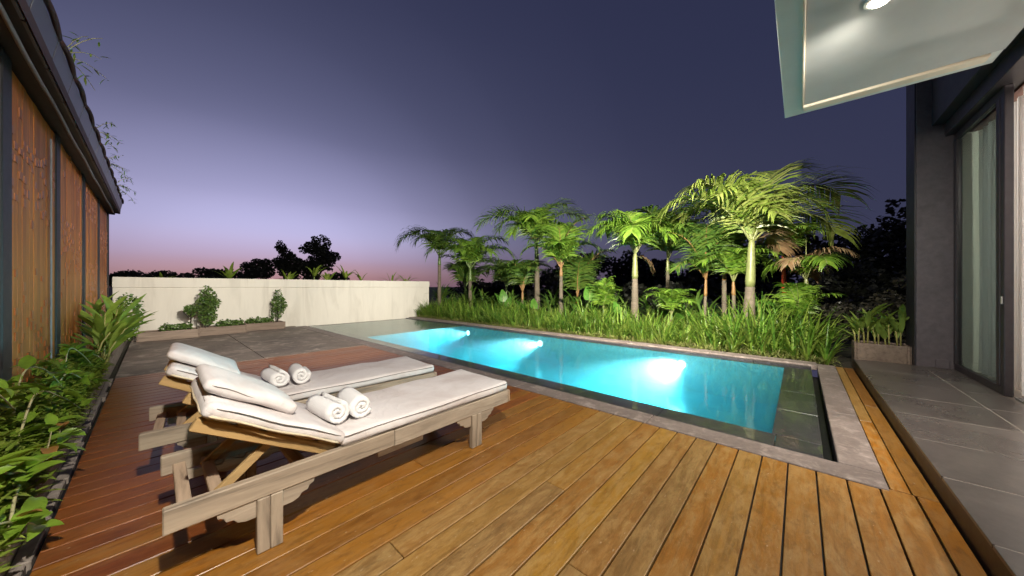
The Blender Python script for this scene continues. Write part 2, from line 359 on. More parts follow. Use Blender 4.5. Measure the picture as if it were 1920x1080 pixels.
# ---- concrete pad beyond the deck
pad = empty('concrete_pad', (0, 0, 0), kind='structure')
for (a, b, c, d) in ((-.385, 1.33, 7.26, 9.8), (1.338, 3.115, 7.26, 9.8), (-.385, 1.33, 9.808, 12.58), (1.338, 3.115, 9.808, 12.58)):
    bx('slab', 'concrete', a, b, c, d, -.055, random.uniform(-.004, .002), pad, .006)
# ---- pool surround
sur = empty('pool_surround', (0, 0, 0), kind='structure')
ly = [-.43, 1.1, 2.75, 4.4, 6.0, 7.6, 9.2, 10.8, 12.3]
for a, b in zip(ly, ly[1:]): bx('coping_slab', 'concrete_dark', 3.124, 3.372, a + .002, b - .002, -.055, .004, sur, .006)
lx = [3.376, 4.7, 6.05, 7.46]
for a, b in zip(lx, lx[1:]): bx('coping_slab', 'concrete_dark', a + .002, b - .002, -.43, -.212, -.055, .004, sur, .006)
ly = [-.21, 1.3, 2.9, 4.5, 6.1, 7.7, 9.3, 10.9, 12.3]
for a, b in zip(ly, ly[1:]): bx('curb_slab', 'concrete_dark', 7.155, 7.46, a + .002, b - .002, -.055, .03, sur, .012)
m = MB(); m.box(3.374, 3.436, -.21, 12.3, -.35, -.16); m.box(3.436, 7.15, -.21, -.145, -.35, -.16)
m.box(3.3, 3.372, -.3, 12.3, -.35, -.058); m.box(3.3, 7.2, -.3, -.213, -.35, -.058)
m.build('overflow_channel', 'slot_black', sur)

# ---- the pool
pool = empty('swimming_pool', (5.4, 6, -.95), label='long rectangular swimming pool with black stone edges and glowing turquoise basin', cat='pool')
def pbx(name, mat, x0, x1, y0, y1, z0, z1, bevel=.004, parent=None):
    o = bx(name, mat, x0, x1, y0, y1, z0, z1, parent or pool, bevel)
    if parent is None: o.location = Vector(o.location) - Vector(pool.location)
    return o
DEP = -.72
pbx('basin_floor', 'pool_tile', IX0 - .1, IX1 + .1, IY0 - .1, IY1 + .1, DEP - .1, DEP, 0)
pbx('basin_wall', 'pool_tile', IX1, IX1 + .12, IY0, IY1, DEP, -.05, 0)
pbx('basin_wall', 'pool_tile', IX0 - .12, IX0, IY0, IY1, DEP, -.045, 0)
pbx('basin_wall', 'pool_tile', IX0 - .12, IX1 + .12, IY0 - .12, IY0, DEP, -.045, 0)
pbx('basin_wall', 'pool_tile', IX0 - .12, IX1 + .12, IY1, IY1 + .12, DEP, -.06, 0)
pbx('shallow_shelf', 'pool_shelf', PX0 + .3, PX1 - .13, IY1 + .002, PY1 - .005, -.3, -.05, .004)
e = [PY0, .16] + [.16 + .94 * i for i in range(1, 13)] + [PY1]
for a, b in zip(e, e[1:]): pbx('edge_tile', 'pool_stone', PX0, IX0 - .001, a + .003, b - .003, -.34, -.028, .004)
e = [IX0 + .002, 4.55, 5.4, 6.25, 7.02]
for a, b in zip(e, e[1:]): pbx('edge_tile', 'pool_stone', a + .003, b - .003, PY0, IY0 - .001, -.34, -.028, .004)
e = [PY0] + [.6 + .98 * i for i in range(12)] + [PY1]
for a, b in zip(e, e[1:]): pbx('edge_tile', 'pool_stone', 7.022, PX1, a + .003, b - .003, -.34, .006, .004)
m = MB(); m.box(PX0 + .003, IX1 + .05, PY0 + .003, PY1 - .004, DEP - .02, -.012)
tag(m.build('water', 'water'), kind='structure')
# underwater lamps on the far wall
for i, (yy, lab, pw) in enumerate(((8.25, 'underwater lamp on far pool wall nearest the cream garden wall', 70), (5.25, 'middle underwater lamp on the far pool wall', 80), (1.75, 'underwater lamp on far pool wall nearest the house', 130))):
    pl = empty('pool_light', (IX1 - .002, yy, -.24), label=lab, cat='pool light', group='underwater lamps along the far pool wall')
    m = MB(); m.tube([(0, 0, 0), (-.03, 0, 0)], [.10, .09], 24); m.build('housing', 'lamp_metal', pl)
    m = MB(); m.tube([(-.031, 0, 0), (-.045, 0, 0)], [.075, .06], 24); m.build('lens', 'pool_glow', pl)
    for nm, en, cone, aim in (('pool_flood', .22, 168, (-1, 0, -.25)), ('pool_beam', 30, 60, (-1, .22, -.10))):
        ld = bpy.data.lights.new(nm, 'SPOT'); ld.energy = pw * en; ld.color = (.80, .96, 1); ld.spot_size = R(cone); ld.spot_blend = 1; ld.shadow_soft_size = .06
        lo = bpy.data.objects.new(nm, ld); C.objects.link(lo); lo.parent = pl; lo.location = (-.09, 0, 0)
        lo.rotation_euler = Vector(aim).to_track_quat('-Z', 'Y').to_euler()

# ================================================================== terrace with large grey tiles
ter = empty('terrace', (0, 0, 0), kind='structure')
bx('riser', 'riser_brown', -8, 7.46, -1.62, -.645, -.05, .128, ter, 0)
bx('grout_bed', 'grout', -8, 7.46, -1.62, -.648, .1285, .1485, ter, 0)
x = -8 + .29
tx = [2.5 + .69 * i for i in range(-9, 8)]
tx[-1] = 7.46
for a, b in zip(tx, tx[1:]):
    for (c, d) in ((-1.318, -.64), (-1.615, -1.324)):
        bx('terrace_tile', 'terrace_tile', a + .004, b - .004, c, d, .13, .150 + random.uniform(-.0006, .0006), ter, .002)

# ================================================================== house on the right
house = empty('house', (0, 0, 0), label='dark modern house with white overhanging eave and tall glass doors', cat='house')
bx('end_wall', 'house_plaster', 7.45, 7.95, -6, -1.27, .0, 4.7, house, .004)
bx('side_panel', 'house_dark', 7.462, 7.96, -1.268, -1.255, .0, 4.7, house, 0)
bx('facade_beam', 'house_dark', -8, 7.448, -1.75, -1.41, 3.60, 4.5, house, .006)
bx('door_head', 'frame_dark', -8, 7.447, -1.72, -1.52, 3.42, 3.598, house, .004)
bx('facade_wall', 'house_plaster', -8, 3.05, -1.80, -1.62, .15, 3.418, house, .004)
bx('roof_slab', 'house_dark', -8, 7.9, -6, -1.3, 4.72, 4.9, house, .004)
bx('upper_wall', 'house_dark', -8, 7.44, -1.78, -1.76, 3.6, 4.71, house, 0)
eave = bx('eave', 'soffit_white', -8, 5.495, -1.408, .145, 3.50, 3.74, house, .004)
def sub(o, p):  # hang o under p keeping its place
    o.parent = p; o.location = Vector(o.location) - Vector(p.location); return o
sub(bx('soffit_panel', 'soffit_panel', -7.8, 5.20, -1.40, -.04, 3.478, 3.499, bevel=.003), eave)
sub(bx('trim_strip', 'trim_cream', 5.203, 5.335, -1.33, -.02, 3.452, 3.4985, bevel=.02, seg=3), eave)
sub(bx('trim_strip', 'trim_cream', -7.8, 5.20, -.037, -.018, 3.462, 3.4985, bevel=.005), eave)
# room
bx('room_floor', 'terrace_tile', -2, 7.45, -6, -1.622, .05, .146, house, 0)
bx('room_wall', 'room_wall', -2, 7.45, -6.1, -6, .1, 3.4, house, 0)
bx('room_wall', 'room_wall', 3.05, 3.15, -6, -1.81, .147, 3.4, house, 0)
bx('room_wall', 'room_wall', 7.40, 7.448, -6, -1.66, .147, 3.4, house, 0)
bx('room_ceiling', 'room_ceiling', -2, 7.44, -6, -1.73, 3.402, 3.5, house, 0)
# sliding glass door, closed leaf and the tracks of the open one
door = empty('sliding_door', (0, 0, 0)); door.parent = house
bx('bottom_rail', 'frame_dark', 5.98, 7.44, -1.645, -1.60, .151, .235, door, .004)
bx('top_rail', 'frame_dark', 5.98, 7.44, -1.645, -1.60, 3.33, 3.419, door, .004)
bx('stile', 'frame_dark', 7.36, 7.445, -1.648, -1.595, .236, 3.329, door, .004)
bx('stile', 'frame_dark', 6.06, 6.14, -1.648, -1.595, .236, 3.329, door, .004)
bx('stile', 'frame_dark', 5.97, 6.055, -1.66, -1.60, .151, 3.419, door, .006)
bx('pane', 'glass', 6.14, 7.36, -1.626, -1.618, .236, 3.33, door, 0)
hd = MB(); hd.tube([(5.99, -1.592, 1.12), (5.99, -1.592, 1.2)], .008, 8); hd.build('handle', 'lamp_metal', door)
for yy in (-1.66, -1.69, -1.72): bx('track', 'lamp_metal', 3.16, 5.94, yy - .004, yy + .004, .147, .162, door, 0)
bx('wall_socket', 'house_plaster', 7.41, 7.449, -1.56, -1.44, .151, .27, house, .004)
def curtain(label, x0, x1, y, amp, wl, z0=.17, z1=3.38, gather=0):
    n = int((x1 - x0) / .012); vs = []; fs = []
    nz = 14
    for j in range(nz + 1):
        z = z0 + (z1 - z0) * j / nz
        for i in range(n + 1):
            u = i / n; xx = x0 + (x1 - x0) * u
            ph = 2 * math.pi * (xx / wl) + .6 * math.sin(xx * 7) + .25 * math.sin(z * 1.3 + xx * 3)
            vs.append((xx + gather * math.sin(math.pi * u) * .05 * math.sin(z * 2), y + amp * math.sin(ph) * (1 - .25 * j / nz) + .3 * amp * math.sin(2.3 * ph), z))
    for j in range(nz):
        for i in range(n): a = j * (n + 1) + i; fs.append((a, a + 1, a + n + 2, a + n + 1))
    c = MB(); c.add(vs, fs)
    o = c.build('curtain', 'curtain', None, smooth=True); tag(o, label, 'curtain', 'curtains inside the glass doors')
    return o
curtain('bright white curtain gathered at the open doorway', 4.7, 6.02, -1.76, .035, .13)
curtain('pale grey curtain drawn behind the closed glass door', 6.2, 7.32, -1.80, .03, .17)

# lamps under the eave
def eave_lamp(x, y_, label, pw, aim, cone, drop=.07):
    l = empty('eave_light', (x, y_, 3.478 if y_ < 0 else 3.499), label=label, cat='ceiling light', group='round lamps under the eave')
    m = MB(); m.tube([(0, 0, 0), (0, 0, -.012), (0, 0, -.016)], [.085, .085, .07], 24); m.build('housing', 'soffit_white', l)
    m = MB(); m.tube([(0, 0, -.0165), (0, 0, -.03), (0, 0, -.04)], [.06, .05, .02], 20); m.build('diffuser', 'lamp_glow', l, smooth=True)
    ld = bpy.data.lights.new('eave_bulb', 'SPOT'); ld.energy = pw; ld.color = (1, .92, .80); ld.shadow_soft_size = .06; ld.spot_size = R(cone); ld.spot_blend = 1
    lo = bpy.data.objects.new('eave_bulb', ld); C.objects.link(lo); lo.parent = l; lo.location = (0, 0, -drop)
    lo.rotation_euler = Vector(aim).to_track_quat('-Z', 'Y').to_euler()
eave_lamp(3.66, -.45, 'lit round lamp under the white eave above the pool corner', LAMP_W * 3.9, (.55, .30, -.9), 150)
eave_lamp(.10, -.45, 'lit round lamp under the white eave above the loungers', LAMP_W * 5.6, (-.3, 1, -.66), 150)
def added_flood(x, label, pw, aim, cone):      # invented flood head, added on the eave face to brighten garden wall and palms
    l = empty('added_flood_light', (x, .146, 3.60), label=label, cat='added flood light', group='added unseen flood lamps on the outer eave face')
    q_ = Vector(aim).to_track_quat('-Z', 'Y')
    bx('bracket', 'frame_dark', -.03, .03, 0, .05, -.03, .03, l, .004)
    h = MB(); h.box(-.07, .07, -.05, .05, -.02, .045); hd_ = h.build('head', 'frame_dark', l, (0, .09, 0), bevel=.008, seg=2); hd_.rotation_mode = 'QUATERNION'; hd_.rotation_quaternion = q_
    h = MB(); h.box(-.058, .058, -.04, .04, -.026, -.0205); h.build('lens', 'lamp_glow', hd_)
    ld = bpy.data.lights.new('added_flood_bulb', 'SPOT'); ld.energy = pw; ld.color = (1, .92, .80); ld.shadow_soft_size = .05; ld.spot_size = R(cone); ld.spot_blend = 1
    lo = bpy.data.objects.new('added_flood_bulb', ld); C.objects.link(lo); lo.parent = hd_; lo.location = (0, 0, -.06)
added_flood(1.9, 'added unseen flood lamp on the eave face brightening the garden wall', LAMP_W * 35, (.07, 1, -.18), 58)
added_flood(2.85, 'added unseen flood lamp on the eave face brightening the palms', LAMP_W * 46, (.79, .61, -.24), 106)
rl = empty('ceiling_lamp', (5.0, -3.4, 3.40), label='lit ceiling lamp inside the room behind the glass doors', cat='ceiling light')
m = MB(); m.tube([(0, 0, 0), (0, 0, -.06)], [.2, .18], 24); m.build('shade', 'lamp_glow', rl)
ld = bpy.data.lights.new('room_bulb', 'POINT'); ld.energy = 420; ld.color = (1, .92, .82); ld.shadow_soft_size = .12
lo = bpy.data.objects.new('room_bulb', ld); C.objects.link(lo); lo.parent = rl; lo.location = (0, 0, -.25)

# ================================================================== timber pavilion on the left
pav = empty('pavilion', (-.75, 8, 0), label='timber pavilion with orange wood wall panels, black posts and tiled eave', cat='building')
def pv(name, mat, x0, x1, y0, y1, z0, z1, bevel=.004, parent=None, seg=1):
    o = bx(name, mat, x0, x1, y0, y1, z0, z1, None, bevel, seg); p = parent or pav
    o.parent = p; off = Vector((0, 0, 0)); q = p
    while q: off += Vector(q.location); q = q.parent
    o.location = Vector(o.location) - off
    return o
posts = [2.4, 4.5, 6.45, 8.5, 10.53, 12.5]
for yy in posts: pv('post', 'black_post', -.81, -.752, yy - .12, yy + .12, 0, 3.08, .008)
PANEL = {}
for a, b in zip(posts, posts[1:]):
    y0, y1 = a + .112, b - .112
    pn = pv('wall_panel', 'panel_wood', -.86, -.80, y0, y1, 0, 3.06, .003)
    n = 13; wd = (y1 - y0) / n
    for i in range(n):
        d = random.uniform(0, .006)
        pv('slat', 'panel_wood', -.799, -.772 + d, y0 + i * wd + .002, y0 + (i + 1) * wd - .002, .02, 3.05, .003, pn)
    m = MB()
    for i in range(n):
        z = .15 + random.random() * .08
        while z < 3.0:
            band = math.sin(z * 4.3 + a) > .1
            if random.random() < (.5 if band else .06):
                yc = y0 + (i + .5) * wd; hw = wd * .28; hh = random.uniform(.025, .04); d = random.uniform(.000, .006)
                m.box(-.775, -.766 + d, yc - hw, yc + hw, z, z + 2 * hh)
            z += .105
    o = m.build('wood_chips', 'chip_wood', None); tag(o, kind='stuff'); o.parent = pn; o.location = -(Vector(pn.location) + Vector(pav.location))
m = MB()
for dy in (0, .035):
    pts = [(-.752, 6.02 + dy + .006 * math.sin(z * 3), .1 + .2 * z) for z in range(15)]
    m.tube(pts, .006, 5)
o = m.build('cable', 'pipe_grey'); o.parent = pav; o.location = -Vector(pav.location)
pv('top_beam', 'black_beam', -.86, -.66, 1.0, 12.62, 3.082, 3.26, .006)
pv('eave_soffit', 'black_beam', -.655, -.585, 1.0, 12.2, 3.06, 3.10, .004)
m = MB(); m.tube([(-.64, 1.2 + .5 * i, 3.02 + .012 * math.sin(i * 1.7)) for i in range(22)], .014, 8)
o = m.build('rain_pipe', 'pipe_grey', smooth=True); o.parent = pav; o.location = -Vector(pav.location)
yy = 1.0
while yy < 12.1:     # fascia panels, leaning outwards, with a lip tile above each
    y2 = yy + .70
    m = MB(); m.prism([(-.588, 3.05), (-.572, 3.05), (-.525, 3.31), (-.542, 3.31)], 'y', yy + .012, min(y2, 12.2) - .012)
    o = m.build('fascia_panel', 'fascia_grey'); o.parent = pav; o.location = -Vector(pav.location)
    m = MB(); yb = min(y2, 12.2)
    pts = [(-.525 + .014 * math.sin(math.pi * q / 6), yy + (yb - yy) * q / 6, 3.325 + .022 * math.sin(math.pi * q / 6)) for q in range(7)]
    m.tube(pts, .02, 7)
    o = m.build('roof_tile_lip', 'roof_dark', smooth=True); o.parent = pav; o.location = -Vector(pav.location)
    yy = y2
m = MB(); m.prism([(-.56, 3.05), (-.545, 3.33), (-4.5, 4.6), (-4.5, 4.4), (-.9, 3.27), (-.60, 3.105)], 'y', 1.0, 12.2)
o = m.build('roof', 'roof_dark'); o.parent = pav; o.location = -Vector(pav.location)
pv('back_wall', 'black_beam', -4.6, -4.4, 1, 12.6, 0, 4.4, 0)
pv('end_wall', 'stem_red', -4.4, -.87, 12.5, 12.6, 0, 3.3, 0)
pv('end_wall', 'black_beam', -4.4, -.87, 1.4, 1.5, 0, 3.3, 0)

# ================================================================== garden wall at the far end
gw = empty('garden_wall', (4, 12.7, 0), label='cream rendered garden wall behind the planter boxes', cat='wall')
def gb(name, *a, **k):
    o = bx(name, 'garden_wall', *a, **k); o.parent = gw; o.location = Vector(o.location) - Vector(gw.location); return o
gb('wall_body', -.70, 8.36, 12.6, 12.8, -.05, 1.27, bevel=.004)
gb('wall_cap', -.705, 8.38, 12.585, 12.815, 1.285, 1.55, bevel=.006)
gb('groove', -.69, 8.35, 12.615, 12.79, 1.269, 1.286, bevel=0)

# ================================================================== loungers
def cushion_mesh(lx, ly, lz, r, puff=.02, seed=0, pinch=0):
    rnd = random.Random(seed); bm = bmesh.new()
    bmesh.ops.create_cube(bm, size=1)
    for v in bm.verts: v.co = Vector((v.co.x * (lx - 2 * r * .2), v.co.y * (ly - 2 * r * .2), v.co.z * lz))
    bmesh.ops.bevel(bm, geom=bm.edges[:], offset=r, segments=4, profile=.5, affect='EDGES', clamp_overlap=True)
    bmesh.ops.subdivide_edges(bm, edges=[e for e in bm.edges if e.calc_length() > .09], cuts=7, use_grid_fill=True)
    ph = [rnd.uniform(0, 6) for _ in range(4)]
    for v in bm.verts:
        u, w_ = v.co.x / lx * 2, v.co.y / ly * 2
        k = max(0, 1 - u * u) * max(0, 1 - w_ * w_)
        if pinch: v.co.z *= 1 - pinch * min(1, max(abs(u), abs(w_))) ** 3
        v.co.z += (1 if v.co.z > 0 else -.2) * puff * k + .004 * math.sin(v.co.x * 11 + ph[0]) * math.sin(v.co.y * 9 + ph[1]) + .003 * math.sin(v.co.x * 23 + v.co.y * 17 + ph[2])
        v.co.y += .004 * math.sin(v.co.x * 8 + ph[3])
    me = bpy.data.meshes.new('cushion'); bm.to_mesh(me); bm.free(); return me
def piping(name, lx, ly, z, r, parent, puff=0, mat='piping', rad=.0026):
    pts = []; hx, hy = lx / 2, ly / 2
    for cxs, cys, a0 in ((1, 1, 0), (-1, 1, 90), (-1, -1, 180), (1, -1, 270)):
        for k in range(5):
            a = R(a0 + 90 * k / 4); pts.append((cxs * (hx - r) + r * math.cos(a), cys * (hy - r) + r * math.sin(a), z))
        nx = {(1, 1): (-1, 1), (-1, 1): (-1, -1), (-1, -1): (1, -1), (1, -1): (1, 1)}[(cxs, cys)]
        p0 = Vector(pts[-1]); a = R(a0 + 90); p1 = Vector((nx[0] * (hx - r) + r * math.cos(a), nx[1] * (hy - r) + r * math.sin(a), z))
        for q in range(1, 8): pts.append(p0.lerp(p1, q / 8) + Vector((0, 0, .004 * math.sin(q * 1.3))))
    pts.append(pts[0]); m = MB(); m.tube(pts, rad, 6, False); return m.build(name, mat, parent, smooth=True)
def scallop(sgn):      # outline of a leg bracket in x-z, top edge at 0
    return [(0, 0), (sgn * .145, 0), (sgn * .14, -.022), (sgn * .12, -.03), (sgn * .112, -.05), (sgn * .085, -.055), (sgn * .07, -.075), (sgn * .04, -.085), (0, -.085)]
def make_lounger(label, back_ang=30, seed=1):
    L = empty('sun_lounger', label=label, cat='sun lounger', group='wooden sun loungers on the deck')
    W = .67; top = .37; RH = .105
    for y0 in (0, W - .045):
        bx('side_rail', 'teak_grey', 0, 1.02, y0, y0 + .045, top - RH, top, L, .005)
        bx('side_rail', 'teak_grey', 1.023, 2.11, y0 + .001, y0 + .044, top - RH - .003, top - .002, L, .005)
        s = -1 if y0 == 0 else 1
        for lx0 in (.31, 1.68):
            leg = bx('leg', 'teak_grey_z', lx0, lx0 + .052, y0 - .004 if s < 0 else y0 + .01, y0 + .036 if s < 0 else y0 + .05, 0, top - RH + .0, L, .004)
            bx('leg', 'teak_grey_z', lx0 + .054, lx0 + .106, y0 - .004 if s < 0 else y0 + .01, y0 + .036 if s < 0 else y0 + .05, 0, top - RH + .0, L, .004)
            for sg in (-1, 1):
                m = MB(); m.prism(scallop(sg), 'y', 0, .026)
                m.build('bracket', 'teak_grey', L, (lx0 + (0 if sg < 0 else .107), y0 + .008, top - RH), weld=True, bevel=.002)
    for xx in (.045, .155): bx('cross_bar', 'teak_grey_y', xx, xx + .05, .046, W - .046, top - .085, top - .05, L, .004)
    for xx in (.5, 1.1, 1.6): bx('cross_bar', 'teak_grey_y', xx, xx + .06, .046, W - .046, top - .09, top - .055, L, .004)
    bx('end_rail', 'teak_grey_y', 2.11, 2.135, .0, W, top - RH, top - .003, L, .004)
    for i in range(9): bx('seat_slat', 'teak_grey_y', .70 + i * .155, .70 + i * .155 + .11, .046, W - .046, top - .03, top - .008, L, .003)
    bx('tray', 'teak_grey', .93, 1.26, .06, .40, top - RH - .045, top - RH - .01, L, .004)
    bx('tray_edge', 'teak_grey', .93, 1.26, .045, .058, top - RH - .055, top - RH + .02, L, .003)
    # seat cushion
    sx0, sx1, th = .69, 2.12, .075
    sc_ = link('seat_cushion', cushion_mesh(sx1 - sx0, W + .005, th, .028, .004, seed), 'fabric', L, ((sx0 + sx1) / 2, W / 2, top + th / 2 + .002), True)
    piping('piping', sx1 - sx0 - .005, W - .002, th / 2 - .016, .04, sc_); piping('piping', sx1 - sx0 - .005, W - .002, -th / 2 + .010, .05, sc_)
    # backrest: hinged at x=.68
    A = R(back_ang)
    br = empty('backrest', (.69, 0, top - .012)); br.parent = L; br.rotation_euler = (0, A, 0)       # local -X runs up the slope
    def bb(name, mat, *a, bevel=.004): return bx(name, mat, *a, br, bevel)
    for y0 in (.055, W - .10): bb('back_rail', 'teak_gold', -.68, 0, y0, y0 + .04, -.045, .012)
    for i in range(5): bb('back_slat', 'teak_gold', -.66 + i * .135, -.66 + i * .135 + .10, .056, W - .061, .0125, .026)
    th2 = .066
    bc = link('back_cushion', cushion_mesh(.70, W + .005, th2 + .012, .03, .0, seed + 5, .22), 'fabric', br, (-.345, W / 2, .028 + th2 / 2), True)
    bc2 = piping('piping', .68, W - .002, th2 / 2 - .018, .05, br); bc2.location = bc.location
    bc3 = piping('piping', .68, W - .002, -th2 / 2 + .012, .06, br, mat='tape_cream', rad=.006); bc3.location = bc.location
    # fabric sleeve folded over the head end
    sl = link('head_sleeve', cushion_mesh(.13, W + .014, th2 + .004, .028, .0, seed + 9), 'fabric', br, (-.63, W / 2, .028 + th2 / 2 + .001), True)
    # support struts from backrest down to a notched bar
    for y0 in (.11, W - .14):
        m = MB(); x1_ = .69 - .36 * math.cos(A); z1_ = top - .02 + .36 * math.sin(A) - .05
        p0 = Vector((.16, y0, top - .075)); p1 = Vector((x1_, y0, z1_)); d = (p1 - p0).normalized(); nrm = Vector((-d.z, 0, d.x)) * .02
        m.add([p0 - nrm, p0 + nrm, p1 + nrm, p1 - nrm] + [q + Vector((0, .028, 0)) for q in (p0 - nrm, p0 + nrm, p1 + nrm, p1 - nrm)],
              [(0, 1, 2, 3), (7, 6, 5, 4), (0, 4, 5, 1), (1, 5, 6, 2), (2, 6, 7, 3), (3, 7, 4, 0)])
        m.build('support_strut', 'teak_gold', L, weld=True, bevel=.003)
        poly = [(.1, top - .135)] + [(x_, top - .135 + z_) for x_, z_ in ((.62, 0), (.62, .05), (.56, .05), (.54, .025), (.46, .05), (.44, .025), (.36, .05), (.34, .025), (.26, .05), (.24, .025), (.1, .05))]
        m = MB(); m.prism(poly, 'y', y0 + .03, y0 + .052); m.build('notched_bar', 'teak_grey', L, weld=True)
    return L
L1 = make_lounger('weathered teak sun lounger with pale cushions, nearest the camera', 30, 1); L1.location = (.02, 1.957, 0)
L2 = copy_tree(L1); L2['label'] = 'weathered teak sun lounger behind the near one, closer to the concrete pad'
L2.location = (-.07, 3.085, 0); L2.rotation_euler = (0, 0, R(-3.5))
def pillow(label, lounger, u, yc, seed, tilt=0):
    o = link('pillow', cushion_mesh(.45, .52, .095, .032, .004, seed, .5), 'fabric', None, None, True)
    piping('piping', .43, .50, .004, .04, o)
    A = R(30); base = Vector((.69, 0, .37 - .012))
    hgt = .028 + .066 + .006 + .036
    lp = base + Vector((-u * math.cos(A) + hgt * math.sin(A), yc, u * math.sin(A) + hgt * math.cos(A)))
    mw = Matrix.Translation(lounger.location) @ lounger.rotation_euler.to_matrix().to_4x4()
    o.matrix_world = mw @ Matrix.Translation(lp) @ Euler((tilt, A + .02, 0)).to_matrix().to_4x4()
    tag(o, label, 'pillow', 'head pillows on the loungers'); return o
pillow('plump off-white head pillow on the near lounger', L1, .50, .38, 21)
pillow('plump off-white head pillow on the far lounger', L2, .52, .36, 22)
def towel_mesh(seed, rad=.080, ln=.31):
    rnd = random.Random(seed); m = MB(); turns = 2.3; n = 90; pts = []
    for i in range(n + 1):
        u = i / n; th = u * turns * 2 * math.pi; r = .012 + (rad - .012) * u
        pts.append((r, th))
    th_ = (rad - .012) / turns * .97
    prof = []
    for r, th in pts: prof.append((r * math.cos(th), r * math.sin(th)))
    inn = [((r - th_) * math.cos(th), (r - th_) * math.sin(th)) if r > th_ else (.001 * math.cos(th), .001 * math.sin(th)) for r, th in pts]
    ny = 6; vs = []
    for j in range(ny + 1):
        yv = (j / ny - .5) * ln
        ends = .006 * (1 if j in (0, ny) else 0)
        for k, (a, b) in enumerate(prof):
            s = 1 - ends * 7 + .025 * math.sin(yv * 14 + k * .16 + seed) + .015 * math.sin(k * .31 + seed * 2)
            vs.append((a * s * 1.05, yv + (rnd.uniform(-.004, .004) if j in (0, ny) else 0), b * s * .94))
        for k, (a, b) in enumerate(inn): vs.append((a * 1.05, yv, b * .94))
    N = n + 1; T = 2 * N; fs = []
    for j in range(ny):
        for k in range(n):
            a = j * T + k; fs.append((a, a + T, a + T + 1, a + 1)); b = a + N; fs.append((b, b + 1, b + T + 1, b + T))
        fs.append((j * T + n, (j + 1) * T + n, (j + 1) * T + N + n, j * T + N + n))
    for k in range(n):
        fs.append((k, k + 1, N + k + 1, N + k)); o = ny * T; fs.append((o + k, o + N + k, o + N + k + 1, o + k + 1))
    m.add(vs, fs); me = bpy.data.meshes.new('towel'); me.from_pydata(m.v, [], m.f); return me
def towel(label, x, y, z, rz, roll, seed):
    o = link('rolled_towel', towel_mesh(seed), 'towel', None, (x, y, z), True); o.rotation_euler = (0, roll, rz)
    tag(o, label, 'towel', 'rolled white towels on the loungers')
ZT = .37 + .077 + .075 + .004
towel('rolled white towel on near lounger, beside the backrest', .735, 2.265, ZT, R(6), 1.0, 3)
towel('rolled white towel on near lounger, on the foot side of its pair', .905, 2.265, ZT, R(-3), 2.4, 4)
towel('rolled white towel on far lounger, beside the backrest', .69, 3.40, ZT, R(4), .4, 5)
towel('rolled white towel on far lounger, on the foot side of its pair', .87, 3.385, ZT, R(-6), 1.7, 6)

# ================================================================== plants: generic builders
UP = Vector((0, 0, 1))
def blade(m, base, d, length, width, arch, prof='lance', n=6, fold=.25, roll=0.0, gap=None):
    """a leaf: three columns of vertices along a curve that bends down by arch radians"""
    p = Vector(base); d = Vector(d).normalized(); side = d.cross(UP)
    if side.length < 1e-3: side = Vector((1, 0, 0))
    side.normalize()
    if roll: side = Matrix.Rotation(roll, 3, d) @ side
    vs = []; st = length / n
    for i in range(n + 1):
        u = i / n
        if prof == 'lance': wv = math.sin(math.pi * min(1, .08 + u * .92)) ** .75
        elif prof == 'strap': wv = min(1, .55 + u * 2) * (1 - u ** 3.2)
        elif prof == 'ovate': wv = math.sin(math.pi * (u ** .7)) ** .8
        else: wv = math.sin(math.pi * (.10 + .90 * u) ** .62) ** .75      # heart
        wv = max(wv, .03) * width / 2
        up = side.cross(d).normalized()
        vs += [p - side * wv + up * wv * fold, p.copy(), p + side * wv + up * wv * fold]
        if i < n:
            d = (Matrix.Rotation(-arch / n * (0.4 + 1.2 * u), 3, side if abs(side.z) < .9 else Vector((1, 0, 0))) @ d) if arch else d
            p = p + d * st
    fs = []
    for i in range(n):
        a = i * 3; fs += [(a, a + 1, a + 4, a + 3), (a + 1, a + 2, a + 5, a + 4)]
    m.add(vs, fs); return p
def dirv(az, el): return Vector((math.cos(az) * math.cos(el), math.sin(az) * math.cos(el), math.sin(el)))
def rosette(m, pos, n, length, width, el=(35, 85), arch=(.6, 1.6), rnd=random, prof='strap', seg=5):
    for i in range(n):
        a = rnd.uniform(0, 2 * math.pi); e_ = R(rnd.uniform(*el)); l = length * rnd.uniform(.6, 1.1)
        b = Vector(pos) + Vector((math.cos(a), math.sin(a), 0)) * rnd.uniform(0, .05)
        blade(m, b, dirv(a, e_), l, width * rnd.uniform(.7, 1.2), rnd.uniform(*arch), prof, seg, .3)
def cloud(m, ells, n, size, rnd, shell=.55):
    """n leaf faces spread through ellipsoids (cx,cy,cz,rx,ry,rz)"""
    tot = sum(e_[3] * e_[4] * e_[5] for e_ in ells)
    for (cx, cy_, cz, rx, ry, rz) in ells:
        k = int(n * rx * ry * rz / tot) + 1
        for _ in range(k):
            while True:
                q = Vector((rnd.uniform(-1, 1), rnd.uniform(-1, 1), rnd.uniform(-1, 1)))
                if q.length <= 1 and (q.length > shell or rnd.random() < .35): break
            c = Vector((cx + q.x * rx, cy_ + q.y * ry, cz + q.z * rz)); s = size * rnd.uniform(.6, 1.3)
            a = Vector((rnd.uniform(-1, 1), rnd.uniform(-1, 1), rnd.uniform(-.7, .7))).normalized()
            b = a.orthogonal(); b.rotate(Matrix.Rotation(rnd.uniform(0, 6.28), 3, a)); b = b * .5
            m.add([c - a * s, c + b * s + a * s * .1, c + a * s, c - b * s + a * s * .1], [(0, 1, 2, 3)])

